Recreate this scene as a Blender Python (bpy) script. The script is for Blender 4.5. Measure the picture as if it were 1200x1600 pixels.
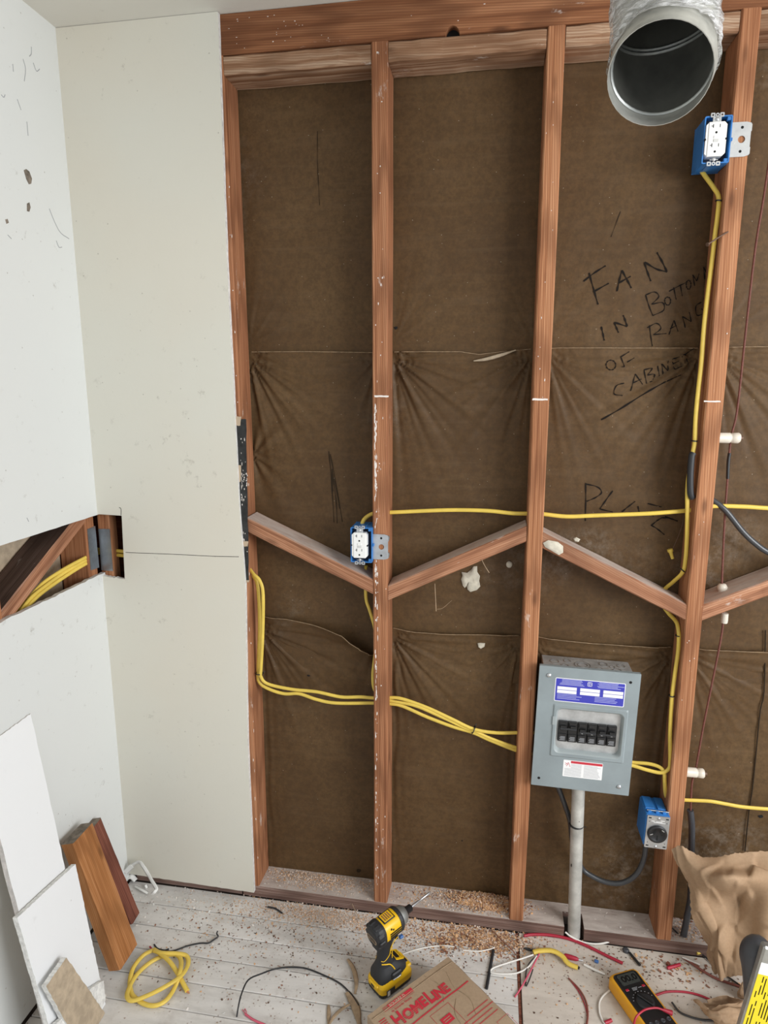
import bpy, math, random
import numpy as np
from math import sin, cos, pi, radians, hypot, exp, atan2
from mathutils import Vector, Matrix, noise
from mathutils.geometry import tessellate_polygon
SC = bpy.context.scene
COL = SC.collection
for o in list(bpy.data.objects): bpy.data.objects.remove(o)
random.seed(7); RNG = np.random.default_rng(7)

# ------------------------------------------------------------------ camera
FPX, CAM = 1001.72, Vector((0.3113, -1.6642, 1.5713))
YAW, PITCH, ROLL = -0.1668, -0.1903, -0.0002
fwd = Vector((sin(YAW)*cos(PITCH), cos(YAW)*cos(PITCH), sin(PITCH)))
r0 = Vector((cos(YAW), -sin(YAW), 0)); u0 = r0.cross(fwd)
RT = r0*cos(ROLL)+u0*sin(ROLL); UP = -r0*sin(ROLL)+u0*cos(ROLL)
cd = bpy.data.cameras.new('camera'); cam = bpy.data.objects.new('camera', cd); COL.objects.link(cam)
cd.sensor_fit = 'VERTICAL'; cd.sensor_height = 36; cd.lens = FPX*36/1600; cd.clip_start = .02
cam.matrix_world = Matrix((( RT.x, UP.x, -fwd.x, CAM.x), (RT.y, UP.y, -fwd.y, CAM.y), (RT.z, UP.z, -fwd.z, CAM.z), (0,0,0,1)))
SC.camera = cam
# ------------------------------------------------------------------ light
SC.view_settings.view_transform = 'Standard'; SC.view_settings.look = 'None'
SC.view_settings.gamma = 1; SC.view_settings.use_curve_mapping = False
SC.view_settings.exposure = 0.32
W = bpy.data.worlds.new('world'); SC.world = W; W.use_nodes = True
W.node_tree.nodes['Background'].inputs[0].default_value = (.92, .96, 1, 1)
W.node_tree.nodes['Background'].inputs[1].default_value = .60
def area_light(name, loc, target, sx, sy, power, color):
    l = bpy.data.lights.new(name, 'AREA'); l.shape = 'RECTANGLE'; l.size = sx; l.size_y = sy; l.energy = power; l.color = color
    o = bpy.data.objects.new(name, l); COL.objects.link(o); o.location = loc
    o.rotation_euler = (Vector(target)-Vector(loc)).to_track_quat('-Z', 'Y').to_euler()
area_light('window_daylight', (2.6, -1.75, 1.65), (-.3, -.1, .9), 1.5, 1.3, 64, (.98, .99, 1))

# pixel of the photograph -> point of a real plane (wall depth, floor height, left wall)
def ray(x, y): return fwd + RT*((x-600)/FPX) - UP*((y-800)/FPX)
def PW(x, y, Y=0.): d = ray(x, y); return CAM + d*((Y-CAM.y)/d.y)
def PF(x, y, Z=0.): d = ray(x, y); return CAM + d*((Z-CAM.z)/d.z)
def PL(x, y, X): d = ray(x, y); return CAM + d*((X-CAM.x)/d.x)
def PP(x, y, p0, n): d = ray(x, y); return CAM + d*((Vector(p0)-CAM).dot(n)/d.dot(n))

# ------------------------------------------------------------------ materials
class Mat:
    def __init__(s, name, base=(.8,.8,.8), rough=.6, metal=0., spec=.5):
        s.m = bpy.data.materials.new(name); s.m.use_nodes = True; s.t = s.m.node_tree
        s.b = s.t.nodes['Principled BSDF']
        s.b.inputs['Base Color'].default_value = (*base, 1); s.b.inputs['Roughness'].default_value = rough
        s.b.inputs['Metallic'].default_value = metal; s.b.inputs['Specular IOR Level'].default_value = spec
    def n(s, typ, **kw):
        nd = s.t.nodes.new('ShaderNode'+typ)
        for k, v in kw.items():
            if k.startswith('_'): setattr(nd, k[1:], v)
            else:
                key = int(k[1:]) if k[0] == 'i' and k[1:].isdigit() else k.replace('_', ' ')
                s.put(nd.inputs[key], v)
        return nd
    def put(s, sock, v):
        if isinstance(v, bpy.types.NodeSocket): s.t.links.new(v, sock)
        elif isinstance(v, (tuple, list)) and len(v) == 3 and sock.type == 'RGBA': sock.default_value = (*v, 1)
        else: sock.default_value = v
    def coords(s, scale=(1,1,1), rnd=True):
        tc = s.n('TexCoord'); src = tc.outputs['Object']
        if rnd:
            oi = s.n('ObjectInfo'); mu = s.n('Math', _operation='MULTIPLY', i0=oi.outputs['Random'], i1=37.)
            ad = s.n('VectorMath', _operation='ADD', i0=src, i1=mu.outputs[0]); src = ad.outputs[0]
        mp = s.n('Mapping', Vector=src, Scale=scale); return mp.outputs[0]
    def noise(s, vec, scale, detail=4., rough=.55, dist=0.):
        return s.n('TexNoise', Vector=vec, Scale=scale, Detail=detail, Roughness=rough, Distortion=dist).outputs[0]
    def ramp(s, fac, stops, interp='LINEAR'):
        nd = s.n('ValToRGB', Fac=fac); cr = nd.color_ramp; cr.interpolation = interp
        while len(cr.elements) < len(stops): cr.elements.new(.5)
        for e, (p, c) in zip(cr.elements, stops):
            e.position = p; e.color = (*c, 1) if isinstance(c, (tuple, list)) else (c, c, c, 1)
        return nd.outputs[0]
    def mix(s, fac, a, b, mode='MIX'):
        nd = s.n('Mix', _data_type='RGBA', _blend_type=mode)
        s.put(nd.inputs[0], fac); s.put(nd.inputs[6], a); s.put(nd.inputs[7], b); return nd.outputs[2]
    def bump(s, h, strength=.3, dist=.002):
        s.put(s.b.inputs['Normal'], s.n('Bump', Height=h, Strength=strength, Distance=dist).outputs[0])
    def color(s, c): s.put(s.b.inputs['Base Color'], c)
    def rough(s, c): s.put(s.b.inputs['Roughness'], c)

def wood(name, dark, mid, light, plaster=.0, pl_col=(.72,.66,.6), grain=110., bump=.35, rough=.75, dust=.0):
    M = Mat(name, mid, rough, spec=.25)
    v = M.coords((.9, grain, grain*.9)); g = M.noise(v, 1.6, 3, .55, .15)
    v2 = M.coords((2.5, 14, 14)); g2 = M.noise(v2, 1., 3, .5)
    v3 = M.coords((.35, 9, 9)); rings = M.n('TexWave', Vector=v3, Scale=3.4, Distortion=5., Detail=2., Detail_Scale=.8).outputs[1]
    c = M.ramp(g, [(.34, dark), (.47, mid), (.66, light)])
    fine = M.n('TexWave', _bands_direction='DIAGONAL', Vector=M.coords((.05, 1, 1)), Scale=115., Distortion=3.2, Detail=1., Detail_Scale=.22).outputs[1]
    c = M.mix(M.ramp(fine, [(.35, 0.), (.95, .5)]), c, dark)
    c = M.mix(M.ramp(rings, [(.55, 0.), (1., .45)]), c, tuple(x*.62 for x in dark))
    c = M.mix(M.ramp(g2, [(.3, .4), (.6, 0.)]), c, tuple(x*.8 for x in dark))
    if plaster > 0:
        vp = M.coords((1.1, 3, 3)); p = M.noise(vp, 9., 6, .72)
        fac = M.ramp(p, [(.68-plaster*.14, 0.), (.80-plaster*.1, .9)])
        c = M.mix(fac, c, pl_col)
    kn = M.n('TexVoronoi', Vector=M.coords((2.2, 7, 7)), Scale=2.6).outputs[0]
    c = M.mix(M.ramp(kn, [(.05, .7), (.16, 0.)]), c, tuple(x*.45 for x in dark))
    if dust > 0:                                        # settled dust on whatever faces up
        nz = M.n('SeparateXYZ', Vector=M.n('NewGeometry').outputs['Normal']).outputs[2]
        dn = M.ramp(M.noise(M.coords((3, 9, 9)), 5., 5, .65), [(.25, dust*.45), (.6, dust)])
        c = M.mix(M.n('Math', _operation='MULTIPLY', i0=M.ramp(nz, [(.6, 0.), (.85, 1.)]), i1=dn).outputs[0], c, (.60,.53,.48))
    M.color(c); M.bump(g, bump, .0015); return M.m

def painted(name, base, dirt=.0, rough=.5, tint=(.8,.76,.66), broad=.5, bump=.12):
    M = Mat(name, base, rough, spec=.3); v = M.coords((1,1,1), False)
    b = M.noise(v, 1.7, 3, .5); c = M.mix(M.ramp(b, [(.35, 0.), (.7, broad)]), base, tint)
    d = M.noise(v, 26., 8, .75); patch = M.noise(v, 2.6, 2, .5)
    f = M.n('Math', _operation='MULTIPLY', i0=M.ramp(d, [(.60, 0.), (.74, dirt)]), i1=M.ramp(patch, [(.42, 0.), (.62, 1.)])).outputs[0]
    c = M.mix(f, c, (.2, .17, .13))
    vs = M.n('TexVoronoi', Vector=v, Scale=26.).outputs[0]
    c = M.mix(M.ramp(vs, [(.035, dirt*.9), (.06, 0.)]), c, (.25, .22, .18))
    M.color(c); M.bump(M.noise(v, 70., 3, .6), bump, .002); return M.m

def plain(name, c, rough=.5, metal=0., spec=.5, var=.0, scale=30., bump=0.):
    M = Mat(name, c, rough, metal, spec)
    v = M.coords((1,1,1)); n = M.noise(v, scale, 4, .6)
    M.color(M.mix(M.ramp(n, [(.35, 0.), (.7, 1.)]), tuple(x*(1-var) for x in c), tuple(min(1, x*(1+var*.4)) for x in c)))
    if bump: M.bump(n, bump, .002)
    return M.m

MT = {}
MT['stud'] = wood('fir_stud', (.25,.095,.042), (.43,.19,.088), (.54,.27,.14), .12)
MT['stud_dusty'] = wood('fir_stud_plaster_marks', (.23,.088,.040), (.39,.168,.08), (.49,.238,.124), .35)
MT['plate'] = wood('top_plate_wood', (.15,.055,.023), (.27,.11,.048), (.38,.175,.085), .22, grain=40.)
MT['block_pale'] = wood('weathered_block', (.21,.10,.05), (.36,.21,.125), (.55,.40,.28), .42, grain=70.)
MT['block'] = wood('brace_wood', (.24,.10,.052), (.41,.192,.105), (.53,.285,.17), .3, grain=80., dust=.85)
MT['sole'] = wood('sole_plate_wood', (.13,.075,.06), (.25,.155,.125), (.38,.275,.235), .5, (.58,.50,.45), dust=.95)
MT['orange_wood'] = wood('orange_offcut', (.30,.115,.035), (.47,.205,.075), (.56,.275,.12), .04, grain=45.)
MT['red_wood'] = wood('dark_red_offcut', (.13,.04,.025), (.23,.082,.052), (.31,.12,.08), .05)
MT['brace_top_shade'] = wood('shaded_brace_top', (.06,.035,.025), (.10,.06,.045), (.15,.10,.08), .42, (.4,.35,.31))  # brace top darkened in colour to paint the shade of the wall cavity
MT['end_grain'] = plain('weathered_end_grain', (.23,.19,.15), .9, var=.5, scale=60, bump=.4)
MT['dark_wood'] = wood('dark_sheathing_wood', (.14,.045,.02), (.24,.085,.042), (.32,.125,.065), .12)  # dark brown wood of the sheathing boards
MT['white_left'] = painted('left_wall_white_paint', (.69,.71,.70), .55, .45, (.73,.735,.71), .4)
MT['white_back'] = painted('back_wall_cream_paint', (.69,.68,.605), .5, .45, (.70,.64,.53), .6)
MT['ceiling'] = painted('ceiling_paint', (.72,.71,.65), .2, .6, (.70,.66,.59), .5)
MT['gypsum'] = plain('gypsum_edge', (.80,.79,.76), .9, var=.25, scale=90, bump=.5)
MT['gypsum_grey'] = plain('gypsum_broken_edge', (.62,.58,.55), .95, var=.22, scale=60, bump=.6)
def paper_mat():
    M = Mat('building_paper', (.12,.075,.04), .6, spec=.2); v = M.coords((1,1,1), False)
    a = M.noise(v, 140., 3, .7); b = M.noise(v, 3.2, 4, .6)
    c = M.ramp(b, [(.3, (.090,.049,.021)), (.5, (.117,.066,.028)), (.72, (.146,.087,.039))])
    c = M.mix(M.ramp(a, [(.35, .35), (.6, 0.)]), c, (.06,.038,.02))
    c = M.mix(M.ramp(M.noise(v, 55., 4, .65), [(.4, .4), (.6, 0.)]), c, (.06,.036,.017))
    st = M.noise(M.coords((3, 3, 30), False), 1.6, 4, .6); c = M.mix(M.ramp(st, [(.5, 0.), (.75, .14)]), c, (.2,.135,.08))
    # chalky plaster dust, drifts of it in a few places
    dm = M.noise(v, 2.3, 2, .5); dn = M.noise(v, 38., 6, .75)
    f = M.n('Math', _operation='MULTIPLY', i0=M.ramp(dm, [(.585, 0.), (.73, .42)]), i1=M.ramp(dn, [(.45, 0.), (.75, 1.)])).outputs[0]
    c = M.mix(f, c, (.42,.37,.31))
    vs = M.n('TexVoronoi', Vector=v, Scale=42.).outputs[0]
    c = M.mix(M.ramp(vs, [(.028, .7), (.05, 0.)]), c, (.45,.4,.32))
    M.color(c); M.rough(M.ramp(b, [(.3, .48), (.7, .68)])); M.bump(a, .25, .001); return M.m
MT['paper'] = paper_mat()
MT['paper_edge'] = plain('torn_fibre_highlight', (.31,.215,.125), .8, var=.4, scale=80)
def floor_mat(name, base, lowc, stain):
    M = Mat(name, base, .7, spec=.25); v = M.coords((1.6, 8, 8)); s1 = M.noise(v, 2.4, 6, .68)
    c = M.ramp(s1, [(.3, lowc), (.55, base), (.75, tuple(min(1, x*1.1) for x in base))])
    w = M.coords((1,1,1), False); d = M.noise(w, 9., 5, .7); c = M.mix(M.ramp(d, [(.52, 0.), (.75, stain)]), c, (.33,.28,.24))
    vs = M.n('TexVoronoi', Vector=M.n('VectorMath', _operation='ADD', i0=w, i1=M.n('VectorMath', _operation='SCALE', i0=M.n('TexNoise', Vector=w, Scale=240.).outputs[1], Scale=.006).outputs[0]).outputs[0], Scale=85., Randomness=1.)
    msk = M.ramp(M.noise(w, 30., 3, .6), [(.45, 0.), (.55, 1.)])
    c = M.mix(M.n('Math', _operation='MULTIPLY', i0=msk, i1=M.ramp(vs.outputs[0], [(.13, .85), (.24, 0.)])).outputs[0], c, M.ramp(M.n('SeparateColor', i0=vs.outputs[1]).outputs[0], [(0., (.16,.09,.06)), (.5, (.3,.2,.14)), (.7, (.6,.57,.52))]))
    M.color(c); M.bump(s1, .25, .001); return M.m
MT['plank'] = floor_mat('dusty_white_plank', (.70,.675,.645), (.53,.505,.475), .5)
MT['sheet'] = floor_mat('beige_floor_sheet', (.64,.58,.51), (.54,.48,.42), .35)
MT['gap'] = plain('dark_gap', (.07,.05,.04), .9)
def galv(name, base, rough):
    M = Mat(name, base, rough, .85); v = M.coords((1,1,1)); n = M.noise(v, 14., 5, .65)
    M.color(M.ramp(n, [(.3, tuple(x*.62 for x in base)), (.65, base)])); M.rough(M.ramp(n, [(.3, rough+.15), (.7, rough-.08)])); return M.m
MT['galv'] = galv('galvanised_steel', (.52,.54,.52), .42)
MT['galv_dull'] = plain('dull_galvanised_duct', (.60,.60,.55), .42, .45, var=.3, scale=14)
MT['duct_inside'] = plain('shaded_duct_inside', (.17,.17,.15), .5, .3, var=.3, scale=14)  # inner wall past the mouth darkened in colour to paint the shade inside
MT['steel'] = galv('bright_steel', (.72,.74,.76), .3)
MT['nail_plate'] = galv('nail_plate_steel', (.40,.43,.46), .38)
MT['conduit'] = plain('grey_conduit', (.58,.57,.53), .5, .2, var=.3, scale=18)
def wrap_mat():
    M = Mat('plastic_wrap', (.9,.9,.9), .12, spec=.6); t = M.t
    tr = t.nodes.new('ShaderNodeBsdfTransparent'); mx = t.nodes.new('ShaderNodeMixShader')
    n = M.noise(M.coords((1, 1, 5)), 22., 5, .7, 1.5)
    t.links.new(M.ramp(n, [(.40, .10), (.60, .95)]), mx.inputs[0])  # near-opaque white streaks painted in as highlights on the film
    M.bump(n, .9, .01)
    t.links.new(tr.outputs[0], mx.inputs[1]); t.links.new(M.b.outputs[0], mx.inputs[2])
    t.links.new(mx.outputs[0], t.nodes['Material Output'].inputs[0]); return M.m
MT['wrap'] = wrap_mat()
MT['blue'] = plain('blue_box_plastic', (.035,.20,.55), .42, var=.15)
MT['inside'] = plain('box_interior', (.012,.02,.045), .8)
MT['white'] = plain('white_plastic', (.86,.86,.84), .35)
MT['white_line'] = plain('light_grey_plastic', (.62,.62,.60), .5)  # light grey plastic of the lower test button
MT['black'] = plain('black_plastic', (.014,.014,.015), .38)
MT['rubber'] = plain('black_rubber', (.022,.023,.026), .55)
MT['grey_rubber'] = plain('dark_grey_rubber', (.06,.063,.072), .42, var=.3, scale=20)
MT['blackhole'] = plain('dark_slot', (.006,.006,.006), .9)
MT['yellow_cable'] = plain('yellow_cable_jacket', (.80,.58,.10), .42, var=.12, scale=20)
MT['panel'] = plain('grey_panel_enamel', (.27,.315,.33), .42, var=.12, scale=9)
MT['panel_light'] = plain('grey_panel_recess', (.33,.37,.375), .45, var=.02)
MT['enclosure'] = plain('galvanised_enclosure', (.56,.57,.57), .4, .5, var=.25)
MT['label_blue'] = plain('blue_label', (.045,.05,.42), .4)
MT['label_white'] = plain('white_label', (.86,.86,.86), .45)
MT['label_mid'] = plain('label_fine_print', (.42,.44,.72), .5)
MT['print_grey'] = plain('grey_fine_print', (.35,.36,.38), .6)
MT['red_print'] = plain('red_print', (.55,.03,.05), .6)
MT['porcelain'] = plain('porcelain', (.74,.68,.58), .3, var=.12)
MT['old_wire'] = plain('old_cloth_wire', (.17,.055,.04), .7, var=.3, scale=200)
MT['copper'] = plain('copper', (.75,.36,.2), .35, .8)
MT['red_wire'] = plain('red_wire', (.42,.02,.045), .4)
MT['pink_wire'] = plain('pinkish_red_wire', (.62,.10,.16), .45)
MT['white_wire'] = plain('white_wire', (.82,.80,.75), .4)
MT['black_wire'] = plain('black_wire', (.02,.02,.022), .45)
MT['grey_wire'] = plain('grey_black_cable', (.05,.052,.056), .3)
MT['brown_wire'] = plain('brown_wire', (.25,.08,.06), .5)
MT['drill_yellow'] = plain('tool_yellow', (.86,.52,.015), .38)
MT['meter_yellow'] = plain('meter_holster_yellow', (.84,.40,.02), .5)
MT['bright_yellow'] = plain('sticker_yellow', (.85,.68,.02), .4)
MT['plaster'] = plain('dried_plaster', (.66,.61,.50), .85, var=.2, scale=60, bump=.4)
MT['plaster_white'] = plain('white_plaster_residue', (.80,.74,.69), .9)
MT['felt'] = plain('black_felt_strip', (.035,.036,.036), .9, var=.6, scale=45, bump=.4)
MT['felt_tan'] = plain('torn_tan_paper', (.5,.39,.28), .9)
MT['pencil'] = plain('graphite_mark', (.016,.013,.011), .9, spec=.1)
MT['pencil_soft'] = plain('soft_graphite_mark', (.036,.025,.016), .9, spec=.1)
MT['dust_tan'] = plain('sawdust_tan', (.78,.47,.25), .9, var=.4, scale=300)
MT['dust_pale'] = plain('sawdust_pale', (.82,.67,.56), .9, var=.3, scale=300)
MT['dust_red'] = plain('wood_chip_red', (.28,.12,.07), .9, var=.3, scale=300)
MT['drywall_white'] = painted('scrap_white_face', (.82,.83,.84), .35, .5, (.80,.81,.82), .3)
MT['drywall_back'] = plain('scrap_brown_backing', (.50,.40,.285), .85, var=.25, scale=40)
def kraft_mat(name, a, b):
    M = Mat(name, b, .75, spec=.2); v = M.coords((1,1,1)); n = M.noise(v, 7., 4, .6); f = M.noise(v, 160., 2, .6)
    c = M.ramp(n, [(.3, a), (.7, b)]); c = M.mix(M.ramp(f, [(.35, .22), (.6, 0.)]), c, tuple(x*.7 for x in a))
    M.color(c); M.bump(n, .25, .01); return M.m
MT['kraft'] = kraft_mat('kraft_paper', (.36,.235,.14), (.46,.315,.20))
MT['cardboard'] = kraft_mat('cardboard', (.36,.255,.165), (.44,.325,.22))
MT['card_edge'] = plain('cardboard_edge', (.20,.14,.09), .9)
MT['lcd'] = plain('lcd_screen', (.055,.06,.055), .2)
MT['lcd_digit'] = plain('lcd_digit', (.008,.008,.008), .4)
MT['blue_bit'] = plain('blue_plastic_bit', (.06,.16,.42), .5)
MT['strip_wood'] = plain('pale_wood_strip', (.42,.30,.19), .8, var=.3, scale=50)
MT['tape'] = plain('white_paper_tape', (.82,.82,.79), .8)
MT['rust'] = plain('rusty_nail', (.16,.10,.07), .6, .5)

# ------------------------------------------------------------------ mesh builder
def frame(o, x, y):
    x = Vector(x).normalized(); z = x.cross(Vector(y)).normalized(); y = z.cross(x)
    return Matrix(((x.x,y.x,z.x,o[0]), (x.y,y.y,z.y,o[1]), (x.z,y.z,z.z,o[2]), (0,0,0,1)))
def catmull(P, k=6):
    P = [Vector(p) for p in P]
    if len(P) < 3: return P
    out = []; Q = [P[0]*2-P[1]]+P+[P[-1]*2-P[-2]]
    for i in range(1, len(Q)-2):
        a, b, c, d = Q[i-1:i+3]
        for j in range(k):
            t = j/k; out.append(.5*((2*b)+(c-a)*t+(2*a-5*b+4*c-d)*t*t+(3*b-a-3*c+d)*t**3))
    return out+[P[-1]]
ORG = {}
class MB:
    def __init__(s): s.v = []; s.f = []; s.m = []; s.s = []
    def add(s, V, F, mi=0, sm=False):
        k = len(s.v); s.v += [Vector(p) for p in V]
        for f in F: s.f.append(tuple(i+k for i in f)); s.m.append(mi); s.s.append(sm)
        return s
    def box(s, c, size, R=None, mi=0, bev=0.):
        hx, hy, hz = (x/2 for x in size); R = R or Matrix.Identity(4); c = Vector(c)
        b = min(bev, hx*.9, hy*.9, hz*.9)
        if b <= 0:
            V = [Vector((x*hx, y*hy, z*hz)) for z in (-1,1) for y in (-1,1) for x in (-1,1)]
            F = [(0,2,3,1),(4,5,7,6),(0,1,5,4),(2,6,7,3),(0,4,6,2),(1,3,7,5)]
        else:                                                       # chamfered box: three vertices per corner
            V = []; idx = {}
            for x in (-1,1):
                for y in (-1,1):
                    for z in (-1,1):
                        for k in range(3):
                            p = [x*(hx-b), y*(hy-b), z*(hz-b)]; p[k] = (x*hx, y*hy, z*hz)[k]
                            idx[x,y,z,k] = len(V); V.append(Vector(p))
            F = []
            for k in range(3):
                o1, o2 = (k+1)%3, (k+2)%3
                for sg in (-1,1):
                    q = []
                    for a, b2 in ((-1,-1),(1,-1),(1,1),(-1,1)):
                        t = [0,0,0]; t[k] = sg; t[o1] = a; t[o2] = b2; q.append(idx[t[0],t[1],t[2],k])
                    F.append(tuple(q if sg > 0 else q[::-1]))
                for a in (-1,1):
                    for b2 in (-1,1):                               # chamfer along axis k
                        def I(e, kk): t = [0,0,0]; t[k] = e; t[o1] = a; t[o2] = b2; return idx[t[0],t[1],t[2],kk]
                        q = (I(-1,o1), I(1,o1), I(1,o2), I(-1,o2)); F.append(q if a*b2 < 0 else q[::-1])
            for x in (-1,1):
                for y in (-1,1):
                    for z in (-1,1):
                        q = tuple(idx[x,y,z,k] for k in range(3)); F.append(q if x*y*z > 0 else q[::-1])
        return s.add([c + (R.to_3x3() @ p) for p in V], F, mi)
    def fbox(s, M, lo, hi, mi=0, bev=0.):                           # box given by local bounds in frame M
        lo = Vector(lo); hi = Vector(hi); return s.box(M @ ((lo+hi)/2), [abs(a) for a in (hi-lo)], M, mi, bev)
    def rings(s, R, mi=0, sm=True, cap=True, closed=True):
        n = len(R[0]); k = len(s.v); V = [p for r in R for p in r]; F = []
        for i in range(len(R)-1):
            for j in range(n if closed else n-1):
                j2 = (j+1) % n; F.append((i*n+j, i*n+j2, (i+1)*n+j2, (i+1)*n+j))
        s.add(V, F, mi, sm)
        if cap and closed: s.add(R[0], [tuple(range(n))[::-1]], mi, False); s.add(R[-1], [tuple(range(n))], mi, False)
        return s
    def tube(s, P, ra, rb=None, n=8, nrm=None, mi=0, cap=True, k=6, taper=None):
        P = catmull(P, k) if k > 1 else [Vector(p) for p in P]; rb = rb or ra; R = []; N = Vector(nrm) if nrm else None
        prev = None
        for i, p in enumerate(P):
            T = (P[min(i+1, len(P)-1)]-P[max(i-1, 0)]).normalized()
            q = N if N is not None else (prev if prev is not None else (Vector((0,0,1)) if abs(T.z) < .9 else Vector((1,0,0))))
            nn = q - T*q.dot(T)
            if nn.length < 1e-4: nn = T.orthogonal()
            nn.normalize(); prev = nn; b = T.cross(nn); f = taper(i/(len(P)-1)) if taper else 1
            R.append([p + b*(ra*f*cos(2*pi*j/n)) + nn*(rb*f*sin(2*pi*j/n)) for j in range(n)])
        return s.rings(R, mi, n > 4, cap)
    def lathe(s, prof, M, n=20, mi=0, sm=True, cap=True):
        return s.rings([[M @ Vector((r*cos(2*pi*j/n), r*sin(2*pi*j/n), h)) for j in range(n)] for r, h in prof], mi, sm, cap)
    def prism(s, outer, holes, t, M, mi=0, side=None, back=None):
        side = mi if side is None else side; back = mi if back is None else back
        loops = [outer]+holes; pts = [p for l in loops for p in l]
        tri = tessellate_polygon([[Vector((x, y, 0)) for x, y in l] for l in loops])
        F = []
        for a, b, c in tri:
            (x0,y0),(x1,y1),(x2,y2) = pts[a], pts[b], pts[c]
            F.append((a,b,c) if (x1-x0)*(y2-y0)-(x2-x0)*(y1-y0) > 0 else (a,c,b))
        s.add([M @ Vector((x, y, t)) for x, y in pts], F, mi)
        s.add([M @ Vector((x, y, 0)) for x, y in pts], [f[::-1] for f in F], back)
        for li, l in enumerate(loops):
            ar = sum(l[i][0]*l[(i+1)%len(l)][1]-l[(i+1)%len(l)][0]*l[i][1] for i in range(len(l)))
            L = l if (ar > 0) == (li == 0) else l[::-1]; n = len(L)
            s.add([M @ Vector((x, y, 0)) for x, y in L]+[M @ Vector((x, y, t)) for x, y in L],
                  [(i, (i+1)%n, n+(i+1)%n, n+i) for i in range(n)], side)
        return s
    def slab(s, q, t, nrm, mi=0, side=None, back=None, seg=14, jit=.0, bend=0.):   # four corners TL TR BR BL, rough edges, thickness behind
        nrm = Vector(nrm).normalized(); q = [Vector(p) for p in q]; L = []
        for a, b in ((0,1),(1,2),(2,3),(3,0)):
            e = (q[b]-q[a]).normalized(); o = nrm.cross(e)
            for i in range(seg): L.append(q[a].lerp(q[b], i/seg) + ((o*random.uniform(-1,1)+e*random.uniform(-.5,.5))*jit if i else Vector()))
        n = len(L); side = mi if side is None else side; back = mi if back is None else back
        if (L[seg]-L[0]).cross(L[2*seg]-L[0]).dot(nrm) < 0: L = L[::-1]
        s.add(L, [tuple(range(n))], mi); B = [p-nrm*t for p in L]; s.add(B, [tuple(range(n))[::-1]], back)
        s.add(L+B, [((i+1)%n, i, n+i, n+(i+1)%n) for i in range(n)], side); return s
    def build(s, name, mats, parent=None, org=None, M=None):
        mats = mats if isinstance(mats, (list, tuple)) else [mats]
        o0 = Vector(org) if org is not None else (ORG.get(parent.name, Vector()) if parent else Vector())
        me = bpy.data.meshes.new(name)
        me.from_pydata([(p-o0)[:] for p in s.v] if M is None else [p[:] for p in s.v], [], s.f)
        me.polygons.foreach_set('material_index', s.m); me.polygons.foreach_set('use_smooth', s.s)
        for m in mats: me.materials.append(MT[m])
        return link(name, me, parent, o0, M)
def link(name, me, parent, o0, M=None):
    o = bpy.data.objects.new(name, me); COL.objects.link(o)
    if parent is not None:
        o.parent = parent; po = ORG.get(parent.name, Vector())
        o.matrix_basis = (Matrix.Translation(-po) @ M) if M is not None else Matrix.Translation(o0-po)
    else: o.matrix_basis = M if M is not None else Matrix.Translation(o0)
    ORG[o.name] = Vector(o0) if M is None else M.translation.copy()
    return o
def tag(o, label=None, cat=None, group=None, kind=None):
    if label: o['label'] = label
    if cat: o['category'] = cat
    if group: o['group'] = group
    if kind: o['kind'] = kind
    return o
def thing(name, loc, label, cat, group=None):
    o = bpy.data.objects.new(name, None); COL.objects.link(o); o.location = loc; o.empty_display_size = .05; ORG[o.name] = Vector(loc)
    return tag(o, label, cat, group)
def solo(mb, name, mats, label, cat, group=None, org=None):
    lo = org if org is not None else Vector((sum(p.x for p in mb.v)/len(mb.v), sum(p.y for p in mb.v)/len(mb.v), min(p.z for p in mb.v)))
    return tag(mb.build(name, mats, None, lo), label, cat, group)
def board(name, parent, mat, A, B, w, t, wdir, ends=None, bow=0., wane=.0015, seed=None, plumb=False):
    """a length of lumber: local X runs along it, chamfered section, slightly uneven"""
    A = Vector(A); B = Vector(B); M = frame((A+B)/2, B-A, wdir); L = (B-A).length; n = 14; c = .003; R = []
    sec = [(-w/2+c,-t/2),(w/2-c,-t/2),(w/2,-t/2+c),(w/2,t/2-c),(w/2-c,t/2),(-w/2+c,t/2),(-w/2,t/2-c),(-w/2,-t/2+c)]
    sd = random.random()*50 if seed is None else seed
    for i in range(n+1):
        u = i/n; x = (u-.5)*L; b = bow*4*u*(1-u)
        R.append([Vector((x, y+b+wane*noise.noise(Vector((u*7, y*40, z*40+sd))), z+wane*.5*noise.noise(Vector((u*9+5, y*40, z*40+sd))))) for y, z in sec])
    if plumb:                                           # ends cut to stand flush against the studs
        k = M.col[2].x/M.col[0].x
        R = [[Vector((p.x-p.z*k*abs(2*i/n-1), p.y, p.z)) for p in r] for i, r in enumerate(R)]
    mb = MB(); mb.rings(R, 0, False, True)
    mats = [mat]
    if ends: mats.append(ends); mb.m[-1] = 1; mb.m[-2] = 1
    return mb.build(name, mats, parent, None, M)
def text(body, size, M, mat, parent, name='printed_text', sx=1., align='CENTER', bold=0.):
    cu = bpy.data.curves.new(name, 'FONT'); cu.body = body; cu.size = size; cu.align_x = align; cu.align_y = 'CENTER'; cu.offset = bold; cu.extrude = .0001; cu.resolution_u = 3
    t = bpy.data.objects.new('tmp', cu); me = bpy.data.meshes.new_from_object(t); bpy.data.objects.remove(t); bpy.data.curves.remove(cu)
    mb = MB(); mb.add([M @ Vector((v.co.x*sx, v.co.y, v.co.z)) for v in me.vertices], [tuple(p.vertices) for p in me.polygons], 0)
    bpy.data.meshes.remove(me); return mb.build(name, mat, parent)
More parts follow.
